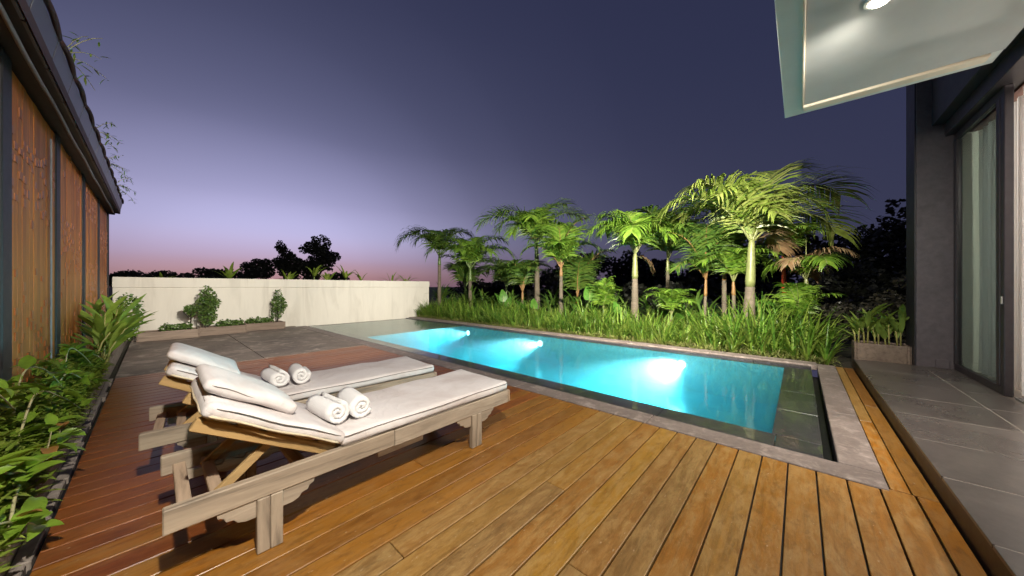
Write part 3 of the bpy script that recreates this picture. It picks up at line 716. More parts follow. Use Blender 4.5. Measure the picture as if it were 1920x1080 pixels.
# ---------------------------------------------------------------- palms
AZ0 = R(-48.1)       # azimuth of 'to the right as seen from the deck'
def frond(L, az, e0, droop, ll, rnd, npair=24, wd=.032, pet=.16, wind=.06, sag=1.0, curl=0.0):
    m = MB(); N = 18; pts = []; dirs = []; p = Vector((0, 0, 0))
    for i in range(N + 1):
        u = i / N; e_ = e0 + .28 - (droop + .50) * u ** 1.9; d = dirv(az + curl * u, e_); pts.append(p.copy()); dirs.append(d); p = p + d * (L / N)
    mr = MB(); mr.tube(pts, [max(.004, .022 * (1 - .85 * i / N) * (L / 1.8)) for i in range(N + 1)], 5)
    for i in range(npair):
        u = pet + (1 - pet) * (i + .5) / npair; fi = u * N; k = min(N - 1, int(fi)); q = fi - k
        b = pts[k].lerp(pts[k + 1], q); d = dirs[k].lerp(dirs[k + 1], q).normalized()
        s0 = d.cross(UP);
        if s0.length < .05: s0 = Vector((-math.sin(az), math.cos(az), 0)) * -1
        s0.normalize(); up = s0.cross(d).normalized()
        uu = (u - pet) / (1 - pet)
        l = ll * 1.45 * (.5 + .7 * math.sin(math.pi * min(1, .15 + .75 * uu)) ** .8) * (1 - .38 * uu) * rnd.uniform(.85, 1.1)
        for sg in (-1, 1):
            fwd = .42 + .40 * uu + rnd.uniform(-.12, .12)
            ld = (s0 * sg + d * fwd + up * rnd.uniform(.45, .85) * (1 - uu * .45)).normalized()
            v = []; pp = b.copy(); dd = ld.copy(); sd = dd.cross(up).normalized()
            for j in range(5):
                t_ = j / 4; wv = wd * (.55, 1, .85, .5, .06)[j] * .5
                v += [pp - sd * wv, pp + sd * wv]
                dd = (dd + Vector((.05 * wind, -.22 * wind, -.46 * sag * (0.2 + t_))) * rnd.uniform(.7, 1.3)).normalized(); pp = pp + dd * (l / 4)
            m.add(v, [(j * 2, j * 2 + 1, j * 2 + 3, j * 2 + 2) for j in range(4)])
    return m, mr
def palm(label, loc, zc, fr, trunk=(.09, .055), shaft=.45, shaft_mat='shaft_green', leafm='leaf_palm', ll=.5, lean=(0, 0), seed=0, petm='shaft_gold', npair=24, wd=.032, spear=True, base=0.0, sag=1.0, dry=()):
    rnd = random.Random(seed); x, y = loc
    P = empty('palm_tree', (x, y, base - .06), label=label, cat='palm', group='palms behind the pool')
    H = zc - base + .06; m = MB(); n = 9
    crown = Vector((lean[0], lean[1], H)); zs = H - shaft
    pts = [Vector((lean[0] * (u / n) ** 1.3 * zs / H, lean[1] * (u / n) ** 1.3 * zs / H, zs * u / n)) for u in range(n + 1)] if zs > .1 else [Vector((0, 0, 0)), Vector((0, 0, .1))]
    rs = [trunk[0] * (1.25 - .25 * min(1, i / 2)) + (trunk[1] - trunk[0]) * i / (len(pts) - 1) for i in range(len(pts))]
    ring = []; rr_ = []
    for i in range(len(pts) - 1):       # leaf-scar rings
        for q in range(4):
            ring.append(pts[i].lerp(pts[i + 1], q / 4)); rr_.append((rs[i] + (rs[i + 1] - rs[i]) * q / 4) * (1.04 if q % 2 else .98))
    ring.append(pts[-1]); rr_.append(rs[-1]); m.tube(ring, rr_, 10)
    m.build('trunk', 'trunk_bark', P, smooth=True)
    m = MB(); top = pts[-1]
    m.tube([top, top.lerp(crown, .15), top.lerp(crown, .6), crown, crown + Vector((0, 0, .08))], [rs[-1] * 1.02, rs[-1] * 1.12, rs[-1] * .9, rs[-1] * .7, rs[-1] * .3], 10)
    m.build('crownshaft', shaft_mat, P, smooth=True)
    for i, (azd, e0, L, dr) in enumerate(fr):
        L = L * 1.12
        mm, mr = frond(L, AZ0 + R(azd), R(e0), R(dr), ll * (L / 1.6) ** .7, rnd, int(npair * 1.2), wd * 1.25, sag=sag, curl=rnd.uniform(-.3, .3))
        f = mm.build('frond', 'leaf_dry' if i in dry else leafm, P, crown); mr.build('midrib', petm, f, smooth=True)
    if spear:
        m = MB(); m.tube([crown, crown + Vector((.02, 0, .45)), crown + Vector((.03, 0, .9))], [.016, .012, .003], 6); m.build('spear_leaf', petm, P, smooth=True)
    return P
def spread(n, L, rnd, e=(35, 75), d=(60, 110), off=0): return [(off + 360 * i / n + rnd.uniform(-15, 15), rnd.uniform(*e), L * rnd.uniform(.85, 1.1), rnd.uniform(*d)) for i in range(n)]
q = random.Random
palm('largest palm by the pool, pale gold-green arching fronds and thick ringed trunk', (8.5, .83), 2.25,
     [(180, 42, 2.0, 88), (168, 62, 1.75, 70), (205, 66, 1.5, 100), (20, 64, 2.0, 48), (-8, 50, 2.15, 92), (2, 28, 1.9, 95), (40, 52, 1.9, 90), (100, 60, 1.6, 80), (255, 58, 1.0, 110), (330, 55, 1.5, 110), (140, 50, 1.7, 90), (15, 10, .8, 90)],
     (.15, .085), .95, 'shaft_gold', 'leaf_palm_gold', .62, (.05, -.06), 1, 'shaft_gold', 34, .038, sag=1.15, dry=(11,))
palm('full round-crowned palm with drooping yellow-tipped fronds, second largest', (8.7, 3.34), 2.17,
     [(175, 50, 1.55, 105), (150, 66, 1.5, 75), (200, 58, 1.4, 120), (60, 68, 1.45, 70), (20, 60, 1.5, 85), (-10, 45, 1.5, 110), (100, 72, 1.5, 60), (250, 55, 1.3, 125), (300, 50, 1.3, 120), (120, 55, 1.5, 90), (330, -45, .55, 30)],
     (.125, .075), .65, 'shaft_gold', 'leaf_palm', .56, (.04, 0), 2, 'shaft_gold', 32, .036, sag=1.3, dry=(10,))
palm('tall slim palm with green crownshaft and wind-swept fronds reaching left', (9.6, 7.33), 2.9,
     [(180, 38, 2.4, 80), (170, 58, 2.0, 80), (195, 45, 1.8, 115), (30, 62, 2.2, 62), (10, 48, 2.1, 70), (-20, 35, 1.6, 100), (60, 70, 1.8, 60), (110, 62, 1.8, 80), (260, 60, 1.6, 110), (215, 40, 1.5, 120)],
     (.12, .085), .85, 'shaft_green', 'leaf_palm', .6, (0, .05), 3, 'shaft_green', 30, .04, sag=1.1)
palm('palm with orange leaf stalks in front of the tall slim palm', (8.9, 5.83), 1.9,
     [(165, 58, 1.5, 70), (140, 70, 1.6, 55), (185, 45, 1.4, 85), (40, 62, 1.8, 55), (20, 70, 1.9, 50), (350, 50, 1.4, 95), (90, 72, 1.7, 50), (250, 62, 1.2, 90)],
     (.08, .055), .25, 'stem_orange', 'leaf_palm', .56, (0, 0), 4, 'stem_orange', 28, .04)
palm('palm with white-rimmed trunk left of the tall slim palm', (9.0, 10.48), 2.05,
     [(180, 45, 2.1, 100), (155, 62, 1.8, 70), (200, 55, 1.5, 115), (20, 58, 2.0, 75), (-5, 38, 2.0, 90), (60, 70, 1.7, 60), (100, 65, 1.7, 70), (255, 60, 1.4, 110), (320, 52, 1.6, 110)],
     (.10, .07), .5, 'shaft_green', 'leaf_palm', .62, (0, 0), 5, 'shaft_green', 28, .045, sag=1.2)
palm('dark palm at the end of the cream garden wall, frond curling left', (8.75, 12.35), 2.7,
     [(182, 45, 2.2, 120), (160, 60, 1.9, 85), (20, 55, 1.9, 90), (60, 68, 1.6, 60), (100, 62, 1.8, 80), (-10, 40, 1.7, 110), (230, 55, 1.5, 120)],
     (.09, .07), .4, 'shaft_green', 'leaf_palm_dark', .62, (0, 0), 6, 'shaft_green', 26, .05, sag=1.2)
palm('slender grey-stemmed palm just right of the second largest palm', (10.0, 2.87), 2.05,
     spread(8, 1.7, q(7), (48, 74), (45, 90)), (.07, .05), .3, 'shaft_gold', 'leaf_palm_dark', .55, (0, 0), 7, 'shaft_gold', 24, .045)
palm('young palm with reddish stem left of the largest palm', (9.8, 1.45), 1.82,
     spread(8, 1.35, q(8), (45, 72), (50, 95)), (.07, .05), .35, 'stem_orange', 'leaf_palm_dark', .5, (0, 0), 8, 'stem_orange', 22, .04)
palm('low young palm touching the largest palm trunk', (9.3, 1.17), 1.40,
     spread(7, 1.1, q(9), (45, 70), (50, 90)), (.05, .04), .3, 'stem_orange', 'leaf_palm', .48, (0, .02), 9, 'shaft_gold', 20, .035)
palm('small palm with one frond sweeping low to the left', (9.2, 1.79), 1.47,
     spread(6, 1.5, q(10), (55, 76), (40, 70)) + [(185, 40, 1.0, 100)], (.045, .035), .4, 'stem_orange', 'leaf_palm_dark', .5, (-.03, -.05), 10, 'stem_orange', 20, .036)
palm('lipstick palm with bright red crownshaft right of the largest palm', (9.6, .23), 2.0,
     spread(7, 1.0, q(11), (40, 70), (50, 95)), (.05, .042), .85, 'stem_red', 'leaf_palm', .45, (-.06, .05), 11, 'stem_orange', 20, .035)
palm('small palm with dry drooping fronds beside the lipstick palm', (9.2, -.10), 1.45,
     spread(7, .95, q(12), (20, 65), (90, 140)), (.06, .045), .3, 'shaft_gold', 'leaf_palm', .45, (0, 0), 12, 'shaft_gold', 20, .035, dry=(1, 4, 6), sag=1.6)
palm('low palm with orange stalks between the wall palms and the tall slim palm', (9.4, 7.9), 1.1,
     spread(8, 1.5, q(13), (45, 72), (60, 105)), (.06, .05), .3, 'stem_orange', 'leaf_palm_dark', .5, (0, 0), 13, 'stem_orange', 22, .045)
palm('low bushy palm with red stalks behind the big heart-shaped leaves', (9.6, 5.63), .9,
     spread(8, 1.7, q(14), (58, 78), (40, 75)), (.06, .05), .25, 'stem_red', 'leaf_palm_dark', .5, (0, 0), 14, 'stem_orange', 22, .045)
palm('dim low palm behind the palm with white-rimmed trunk', (9.9, 11.9), 1.25,
     spread(8, 1.7, q(15), (45, 75), (60, 100)), (.07, .05), .3, 'shaft_green', 'leaf_palm_dark', .55, (0, 0), 15, 'shaft_green', 22, .05)
palm('dim low palm half hidden left of the tall slim palm', (9.9, 9.2), 1.2,
     spread(8, 1.6, q(16), (45, 75), (55, 100)), (.07, .05), .3, 'shaft_green', 'leaf_palm_dark', .55, (0, 0), 16, 'shaft_green', 22, .05)
palm('stemless young palm right of the big heart-shaped leaves', (8.6, 4.2), .62,
     spread(8, .85, q(17), (55, 85), (20, 60)), (.04, .03), .1, 'shaft_green', 'leaf_palm', .42, (0, 0), 17, 'shaft_gold', 16, .032, spear=False)
palm('stemless young palm right of the second largest palm', (8.5, 2.35), .6,
     spread(7, .8, q(18), (40, 75), (40, 80)), (.04, .03), .1, 'shaft_green', 'leaf_palm', .42, (0, 0), 18, 'shaft_gold', 16, .032, spear=False)
palm('stemless young palm with grey-tipped fronds at right end of hedge', (8.5, .02), .6,
     spread(9, .75, q(19), (40, 80), (20, 60)), (.04, .03), .1, 'shaft_green', 'leaf_palm', .40, (0, 0), 19, 'shaft_gold', 16, .032, spear=False)

# ---------------------------------------------------------------- hedge of strap leaves along the pool
m = MB(); rnd = random.Random(31)
yv = -.35
while yv < 12.3:
    for k in range(7):
        xx = rnd.uniform(7.62, 9.0) if k else rnd.uniform(7.6, 7.75); y_ = yv + rnd.uniform(0, .2)
        if y_ < .1 and xx > 8.6: continue
        hgt = (.95 + .14 * math.sin(y_ * 1.9)) * (1.0 if y_ > 1.2 else 1.2)
        if xx < 7.8: hgt *= .72
        rosette(m, (xx, y_, -.02), 13, hgt, .030 if y_ > 1 else .036, (52, 88), (.3, 1.5), rnd, 'strap', 5)
    yv += .19
tag(m.build('strap_leaf_hedge', 'leaf_strap'), 'dense low hedge of glossy strap leaves along the far pool edge', 'hedge', kind='stuff')
m = MB(); rnd = random.Random(32)
for i in range(2300):
    y_ = rnd.uniform(-.42, 12.2); xx = 7.5 + abs(rnd.gauss(0, .12)); 
    if y_ < 2: xx += rnd.uniform(-.04, .10)
    for k in range(3):
        blade(m, (xx, y_, rnd.uniform(-.02, .07)), dirv(rnd.uniform(0, 6.28), R(rnd.uniform(5, 70))), rnd.uniform(.07, .20), .012, rnd.uniform(.5, 1.8), 'strap', 3, .2)
tag(m.build('ground_cover', 'leaf_cover'), 'dry yellow-green grass spilling over the far pool curb', 'grass', kind='stuff')

# ---------------------------------------------------------------- big heart-shaped leaves
def elephant_ear(label, x, y, leaves, seed):
    rnd = random.Random(seed); T = empty('elephant_ear_plant', (x, y, -.05), label=label, cat='plant', group='plants with big heart-shaped leaves')
    for (dx, dy, z, s, az_, tilt) in leaves:
        m = MB(); tip = Vector((dx, dy, z)); m.tube([(0, 0, 0), (dx * .3, dy * .3, z * .55), tip], [.016, .012, .007], 6); st = m.build('stalk', 'stem_green', T, smooth=True)
        m = MB(); d = dirv(AZ0 + R(az_), R(tilt)); blade(m, (0, 0, 0), d, s, s * .66, .5, 'heart', 10, .22, rnd.uniform(-.5, .5))
        lf = m.build('leaf', 'leaf_big', T, tip, smooth=True)
        m = MB(); m.tube([(0, 0, 0.004), tuple(d * s * .5 + Vector((0, 0, .004)))], [.008, .003], 5); m.build('midrib', 'stem_yellow', lf)
elephant_ear('plant with two big upright heart-shaped leaves near the orange-stalked palm', 8.45, 4.9, [(-.05, .12, .82, .62, 200, 62), (0, -.35, .95, .6, 70, 70), (.1, .1, .6, .4, 120, 50), (-.1, -.1, .5, .36, 300, 40)], 1)
elephant_ear('plant with broad low leaves below the tall slim palm', 8.5, 6.85, [(0, .25, .55, .45, 190, 60), (0, -.2, .62, .42, 80, 65), (-.1, 0, .5, .36, 250, 45)], 2)
elephant_ear('plant with narrow upright leaves left of the tall slim palm', 8.5, 8.0, [(0, .2, .7, .5, 170, 72), (0, -.15, .62, .45, 60, 70), (0, .05, .8, .5, 110, 80), (-.1, .4, .45, .45, 200, 30)], 3)
elephant_ear('single rounded leaf plant left of second largest palm trunk', 8.45, 3.7, [(0, 0, .62, .38, 120, 75), (-.06, .1, .5, .3, 220, 50)], 4)
elephant_ear('single rounded leaf plant behind the largest palm trunk', 8.75, .55, [(0, -.1, .8, .36, 80, 70), (0, .12, .6, .3, 180, 50)], 5)
elephant_ear('plant with round leaf in the hedge between the two largest palms', 8.5, 2.0, [(0, 0, .66, .34, 110, 70), (.05, .15, .55, .3, 200, 50)], 6)

# ---------------------------------------------------------------- leafy undergrowth between the palm trunks
for k, (xx, yy, h_, n, lab) in enumerate(((9.3, .55, .95, 26, 'dim leafy undergrowth plant just right of the largest palm trunk'), (9.6, 2.2, 1.0, 26, 'dim leafy undergrowth plant left of the young reddish-stemmed palm'), (9.4, 3.0, .85, 22, 'dim leafy undergrowth plant right of the second largest palm trunk'),
        (9.5, 4.1, .95, 24, 'dim leafy undergrowth plant left of the second largest palm trunk'), (9.3, 5.2, .85, 22, 'dim leafy undergrowth plant behind the big heart-shaped leaves'), (9.6, 6.6, 1.0, 26, 'dim leafy undergrowth plant right of the tall slim palm trunk'),
        (9.3, 8.7, .95, 26, 'dim leafy undergrowth plant left of the low orange-stalked palm'), (9.3, 9.8, 1.0, 26, 'dim leafy undergrowth plant right of the white-rimmed trunk'), (9.4, 11.1, 1.1, 28, 'dim leafy undergrowth plant left of the white-rimmed trunk'), (9.3, 12.6, 1.1, 28, 'dim leafy undergrowth plant at the end of the garden wall'))):
    T = empty('undergrowth_plant', (xx, yy, -.06), label=lab, cat='plant', group='leafy undergrowth between the palm trunks'); rnd = random.Random(300 + k)
    m = MB()
    for q_ in range(7): rosette(m, (rnd.uniform(-.35, .35), rnd.uniform(-.5, .5), rnd.uniform(.25, .75)), n // 3, h_ * .9, .085, (40, 85), (.5, 1.7), rnd, 'lance', 6)
    m.build('leaves', 'leaf_palm_dark', T)
    m = MB()
    for q_ in range(4): m.tube([(rnd.uniform(-.2, .2), rnd.uniform(-.2, .2), 0), (rnd.uniform(-.3, .3), rnd.uniform(-.3, .3), .75)], [.015, .01], 5)
    m.build('stems', 'stem_green', T)

# ---------------------------------------------------------------- left planter bed
bed = empty('planter_bed', (-.55, 7, 0), label='low stone planter bed along the timber pavilion wall', cat='planter')
def bd(name, mat, *a, bevel=.006):
    o = bx(name, mat, *a, None, bevel); o.parent = bed; o.location = Vector(o.location) - Vector(bed.location); return o
ly = [1.2, 3.1, 5.0, 6.9, 8.8, 10.7, 12.55]
for a, b in zip(ly, ly[1:]): bd('kerb_stone', 'planter_stone', -.505, -.452, a + .002, b - .002, -.05, .15)
bd('soil', 'soil', -.70, -.506, 1.2, 12.55, -.05, .11, bevel=0)
ed = empty('edging', (0, 0, 0), kind='structure')
y = 1.3; rnd = random.Random(41)
while y < 7.2:
    l = rnd.uniform(.25, .6); bx('edging_stone', 'planter_stone', -.450, -.384 + rnd.uniform(-.03, 0), y + .003, min(7.25, y + l) - .003, -.05, rnd.uniform(.002, .012), ed, .005); y += l
# leafy fill under the vines
m = MB(); rnd = random.Random(42)
for i in range(7500):
    y_ = rnd.uniform(2.0, 7.3); xx = rnd.uniform(-.72, -.455); hz = .18 + .32 * (-.455 - xx) / .26 + .06 * math.sin(y_ * 5)
    blade(m, (xx, y_, .08 + rnd.random() ** .6 * hz), dirv(rnd.uniform(0, 6.28), R(rnd.uniform(-10, 60))), rnd.uniform(.05, .12), .03, rnd.uniform(.2, 1.0), 'ovate', 3, .25)
tag(m.build('bed_foliage', 'leaf_fill'), 'small bright leaves filling the planter bed under the vines', 'foliage', kind='stuff')
# trailing vines with large single leaves
lm = []
for k in range(4):
    mm = MB(); blade(mm, (0, 0, 0), (1, 0, .15), 1.0, .46, (.5, .9, 1.2, .2)[k], 'ovate', 6, .3 + .1 * k)
    me = bpy.data.meshes.new('vine_leaf'); me.from_pydata(mm.v, [], mm.f); me.materials.append(MATS['leaf_vine']); me.polygons.foreach_set('use_smooth', [True] * len(me.polygons)); lm.append(me)
old = lm[2].copy(); old.materials.clear(); old.materials.append(MATS['leaf_vine_old'])
def vine(label, pts, seed, rad=.007, nl=22, size=(.09, .165), mat='stem_pale'):
    rnd = random.Random(seed); V = empty('trailing_vine', pts[0], label=label, cat='vine', group='leafy vines trailing in the planter bed')
    P0 = Vector(pts[0]); P = [Vector(p_) - P0 for p_ in pts]; fine = []
    for i in range(len(P) - 1):
        a = P[max(0, i - 1)]; b = P[i]; c = P[i + 1]; d = P[min(len(P) - 1, i + 2)]
        for s in range(6):
            t_ = s / 6; fine.append(.5 * ((2 * b) + (c - a) * t_ + (2 * a - 5 * b + 4 * c - d) * t_ ** 2 + (3 * b - a - 3 * c + d) * t_ ** 3))
    fine.append(P[-1]); m = MB(); m.tube(fine, [rad * (1 - .5 * i / len(fine)) for i in range(len(fine))], 6); m.build('stem', mat, V, smooth=True)
    for i in range(nl):
        u = (i + rnd.random()) / nl; p_ = fine[min(len(fine) - 1, int(u * len(fine)))]
        me = old if rnd.random() < .05 else rnd.choice(lm)
        o = bpy.data.objects.new('leaf', me); C.objects.link(o); o.parent = V; o.location = p_
        s = rnd.uniform(*size); o.scale = (s, s, s); o.rotation_euler = (rnd.uniform(-.7, .7), rnd.uniform(-.7, .25), rnd.uniform(0, 6.28))
vine('near pale vine stem arching up the left frame edge over the bed', [(-.56, 2.35, .3), (-.50, 2.62, .50), (-.48, 2.95, .36), (-.44, 3.3, .28), (-.46, 3.75, .38)], 51, nl=26)
vine('vine running along the planter kerb in the foreground', [(-.42, 2.5, .16), (-.44, 2.8, .34), (-.43, 3.2, .30), (-.42, 3.55, .26), (-.45, 3.9, .30)], 52, nl=24)
vine('vine climbing against the wall panel nearest the camera', [(-.66, 2.9, .25), (-.66, 3.1, .62), (-.63, 3.4, .72), (-.58, 3.6, .55)], 53, nl=22)
vine('vine arching towards the deck beside the lounger ends', [(-.58, 3.6, .25), (-.55, 3.9, .56), (-.48, 4.2, .46), (-.42, 4.5, .28)], 54, nl=22)
vine('vine with raised tip in front of the second black post', [(-.66, 4.0, .25), (-.65, 4.25, .66), (-.60, 4.6, .62), (-.55, 4.9, .4)], 55, nl=20)
vine('vine lying low in the middle of the planter bed', [(-.60, 4.6, .25), (-.55, 5.0, .5), (-.48, 5.4, .36), (-.43, 5.8, .24)], 56, nl=22)
vine('vine standing tall before the ginger clump', [(-.62, 5.6, .25), (-.62, 5.8, .62), (-.57, 6.1, .55), (-.50, 6.5, .3)], 57, nl=22)
vine('short vine leaning over the kerb at the bottom left corner', [(-.55, 2.2, .2), (-.46, 2.42, .32), (-.41, 2.62, .24), (-.38, 2.78, .12)], 58, nl=16)
vine('vine heaped against the wall at the left frame edge', [(-.70, 2.5, .2), (-.68, 2.75, .5), (-.66, 3.05, .46), (-.62, 3.3, .3)], 59, nl=24)
vine('vine filling the corner where the ginger clump begins', [(-.66, 6.2, .2), (-.60, 6.5, .46), (-.52, 6.8, .42), (-.45, 7.1, .25)], 60, nl=22)
# ginger clump
def cane_clump(name, label, cat, loc, canes, seed, leafm, group=None, lsize=(.38, .09), nleaf=5, stem='stem_yellow', leanx=0):
    rnd = random.Random(seed); T = empty(name, loc, label=label, cat=cat, group=group)
    for (dx, dy, h_, tx_, ty_) in canes:
        base = Vector((dx, dy, 0)); tip = Vector((dx + tx_, dy + ty_, h_)); m = MB(); mid = base.lerp(tip, .5) + Vector((-tx_ * .15, -ty_ * .15, .03))
        m.tube([base, mid, tip], [.012, .010, .005], 6); st = m.build('stem', stem, T, smooth=True)
        for k in range(nleaf):
            u = .35 + .65 * (k + rnd.random() * .5) / nleaf; p_ = base.lerp(mid, u * 2) if u < .5 else mid.lerp(tip, min(1, u * 2 - 1))
            ax = (tip - mid).normalized(); a = rnd.uniform(0, 6.28); out = Vector((math.cos(a), math.sin(a), .15))
            d = (ax * rnd.uniform(.6, 1.4) + out * rnd.uniform(.5, .9)).normalized()
            mm = MB(); blade(mm, (0, 0, 0), d, lsize[0] * rnd.uniform(.75, 1.15), lsize[1] * rnd.uniform(.8, 1.2), rnd.uniform(.1, .7), 'lance', 7, .3, rnd.uniform(-.6, .6))
            mm.build('leaf', leafm, T, p_, smooth=True)
    return T
rnd = random.Random(70)
cane_clump('ginger_plant', 'tall clump of long yellow-green leaves leaning from planter bed near the pad', 'plant', (-.58, 7.7, .1),
           [(rnd.uniform(-.08, .1), rnd.uniform(-.7, .7), rnd.uniform(.5, .85), rnd.uniform(-.02, .30), rnd.uniform(-.15, .25)) for _ in range(17)], 71, 'leaf_ginger', None, (.46, .085), 5)
m = MB(); cloud(m, [(-.40, 10.9, .75, .26, .5, .42), (-.45, 10.9, .4, .22, .5, .3)], 900, .035, random.Random(72))
sh = empty('round_shrub', (-.45, 10.9, .1), label='dark rounded shrub behind the ginger clump', cat='shrub')
o = m.build('foliage', 'leaf_shrub', sh); o.location = -Vector(sh.location)
m = MB(); m.tube([(0, 0, 0), (.02, 0, .3), (.05, 0, .5)], [.02, .016, .01], 6); m.build('stem', 'dark_bark', sh)

# ---------------------------------------------------------------- planter boxes before the garden wall
def planter_box(label, x0, x1, y0, y1, z0, z1, group):
    B = empty('planter_box', ((x0 + x1) / 2, (y0 + y1) / 2, z0), label=label, cat='planter', group=group); o_ = Vector(B.location)
    def pb(n, mt, *a, bevel=.005):
        o = bx(n, mt, *a, None, bevel); o.parent = B; o.location = Vector(o.location) - o_; return o
    h2 = (z0 + z1) / 2
    pb('board', 'box_wood', x0, x1, y0, y0 + .03, z0, z1); pb('board', 'box_wood', x0, x1, y1 - .03, y1, z0, z1)
    pb('board', 'box_wood', x0, x0 + .03, y0 + .031, y1 - .031, z0, z1 - .002); pb('board', 'box_wood', x1 - .03, x1, y0 + .031, y1 - .031, z0, z1 - .002)
    for xx in (x0 - .012, x1 - .02): pb('corner_post', 'box_wood', xx, xx + .032, y0 - .012, y0 - .001, z0, z1 + .004)
    pb('soil', 'soil', x0 + .031, x1 - .031, y0 + .031, y1 - .031, z0, z1 - .03, bevel=0)
    return B
G1 = 'planter boxes along the garden wall'
planter_box('wooden planter box at the left, by the pavilion corner', -.28, .76, 11.55, 12.05, 0, .22, G1)
planter_box('wooden planter box in the middle, holding the cone-shaped shrub', .79, 1.74, 11.75, 12.25, 0, .22, G1)
planter_box('wooden planter box nearest the pool, holding the slim shrub', 1.77, 2.72, 12.0, 12.5, 0, .22, G1)
def bush(name, label, cat, loc, ells, n, size, mat, seed, stem=.3, group=None):
    T = empty(name, loc, label=label, cat=cat, group=group); m = MB(); cloud(m, ells, n, size, random.Random(seed)); m.build('foliage', mat, T)
    m = MB(); m.tube([(0, 0, 0), (.01, .01, stem * .6), (0, 0, stem)], [.018, .014, .008], 6)
    for a in range(4):
        d = dirv(a * 1.6, .9) * stem * .5; m.tube([(0, 0, stem * .5), tuple(Vector((0, 0, stem * .6)) + d)], [.009, .004], 5)
    m.build('stem', 'dark_bark', T); return T
bush('cone_shrub', 'cone-shaped green shrub in the middle planter box', 'shrub', (.95, 12.0, .19), [(0, 0, .35, .20, .2, .3), (0, 0, .62, .25, .22, .28), (.02, 0, .88, .17, .16, .22), (0, 0, 1.05, .09, .09, .13), (.14, 0, .7, .14, .14, .14)], 1500, .034, 'leaf_shrub', 81, .6)
bush('ball_shrub', 'small round shrub on a bare stem left of the cone shrub', 'shrub', (.62, 11.85, .19), [(0, 0, .52, .14, .13, .13), (.02, 0, .4, .07, .07, .08)], 380, .03, 'leaf_shrub', 82, .5)
bush('slim_shrub', 'slim loose shrub in the planter box nearest the pool', 'shrub', (2.58, 12.25, .19), [(0, 0, .35, .18, .16, .25), (.03, 0, .62, .2, .16, .25), (.02, 0, .9, .10, .1, .18), (.12, 0, .5, .13, .13, .16)], 650, .034, 'leaf_shrub', 83, .6)
rnd = random.Random(84)
for (a, b, yc, lab) in ((.10, .62, 11.8, 'left'), (1.15, 1.68, 12.0, 'middle'), (1.83, 2.45, 12.25, 'right')):
    for k in range(4):
        xx = a + (b - a) * (k + .5) / 4
        box = {'left': 'left planter box', 'middle': 'middle planter box', 'right': 'planter box nearest the pool'}[lab]
        lbl = ('first low seedling from the left in the ', 'second low seedling from the left in the ', 'third low seedling from the left in the ', 'low seedling at the right end of the ')[k] + box
        bush('seedling', lbl, 'plant', (xx, yc + rnd.uniform(-.08, .08), .19), [(0, 0, .08, .10, .1, .08), (.03, 0, .13, .07, .07, rnd.uniform(.05, .09))], 90, .034, 'leaf_shrub', 85 + k, .12, 'low seedlings in the planter boxes')

# planter box beyond the terrace with banana-like shoots
planter_box('wooden planter box at the terrace end beside the house wall', 7.60, 7.98, -1.24, -.66, -.05, .40, 'planter box at terrace end')
rnd = random.Random(90)
for i, (yy, h_, lab) in enumerate(((-.72, .45, 'leafy shoot at the left end of the terrace-end planter box'), (-.82, .62, 'second leafy shoot from the left in the terrace-end planter box'), (-.94, .48, 'middle leafy shoot in the terrace-end planter box'), (-1.05, .42, 'fourth leafy shoot in the terrace-end planter box'), (-1.17, .60, 'leafy shoot in the terrace-end planter box, closest to the house wall'))):
    cane_clump('leafy_shoot', lab, 'plant', (7.75, yy, .34), [(0, 0, h_ * .85, .01, rnd.uniform(-.03, .03)), (.03, .03, h_ * .6, .02, .03)], 91 + i, 'leaf_heliconia', 'shoots in the terrace-end planter', (.36, .075), 5, 'stem_yellow')
for o in list(bpy.data.objects):
    if o.get('group') == 'planter box at terrace end': del o['group']

# pale-leaved shrub in the dark behind
def big_bush(name, label, cat, loc, ells, n, size, mat, seed, trunk=.06, group=None):
    T = empty(name, loc, label=label, cat=cat, group=group); rnd = random.Random(seed)
    ee = []
    for (cx, cy_, cz, rx, ry, rz) in ells:      # break every lobe into uneven clumps
        for _ in range(9):
            d = Vector((rnd.gauss(0, 1), rnd.gauss(0, 1), rnd.gauss(0, 1))).normalized() * rnd.uniform(.35, .95); s = rnd.uniform(.28, .5)
            ee.append((cx + d.x * rx, cy_ + d.y * ry, cz + d.z * rz, rx * s, ry * s, rz * s))
    m = MB(); cloud(m, ee, n, size, rnd, .3); m.build('crown', mat, T)
    m = MB(); zt = max(e_[2] for e_ in ells)
    m.tube([(0, 0, 0), (.03, .02, zt * .4), (0, 0, zt)], [trunk, trunk * .8, trunk * .3], 7)
    for (cx, cy_, cz, rx, ry, rz) in ells: m.tube([(0.02, .02, zt * .35), (cx * .6, cy_ * .6, (zt * .35 + cz) * .55), (cx, cy_, cz)], [trunk * .6, trunk * .4, trunk * .15], 5)
    m.build('trunk', 'dark_bark', T); return T
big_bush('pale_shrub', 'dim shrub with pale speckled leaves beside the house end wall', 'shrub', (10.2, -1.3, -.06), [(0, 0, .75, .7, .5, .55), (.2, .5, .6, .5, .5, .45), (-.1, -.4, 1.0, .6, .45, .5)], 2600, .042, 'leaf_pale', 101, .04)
big_bush('pale_shrub', 'dim shrub with pale speckled leaves behind the right end of hedge', 'shrub', (9.9, -.45, -.06), [(0, 0, .6, .5, .4, .45), (.3, .3, .5, .4, .4, .4)], 800, .045, 'leaf_pale', 102, .04)

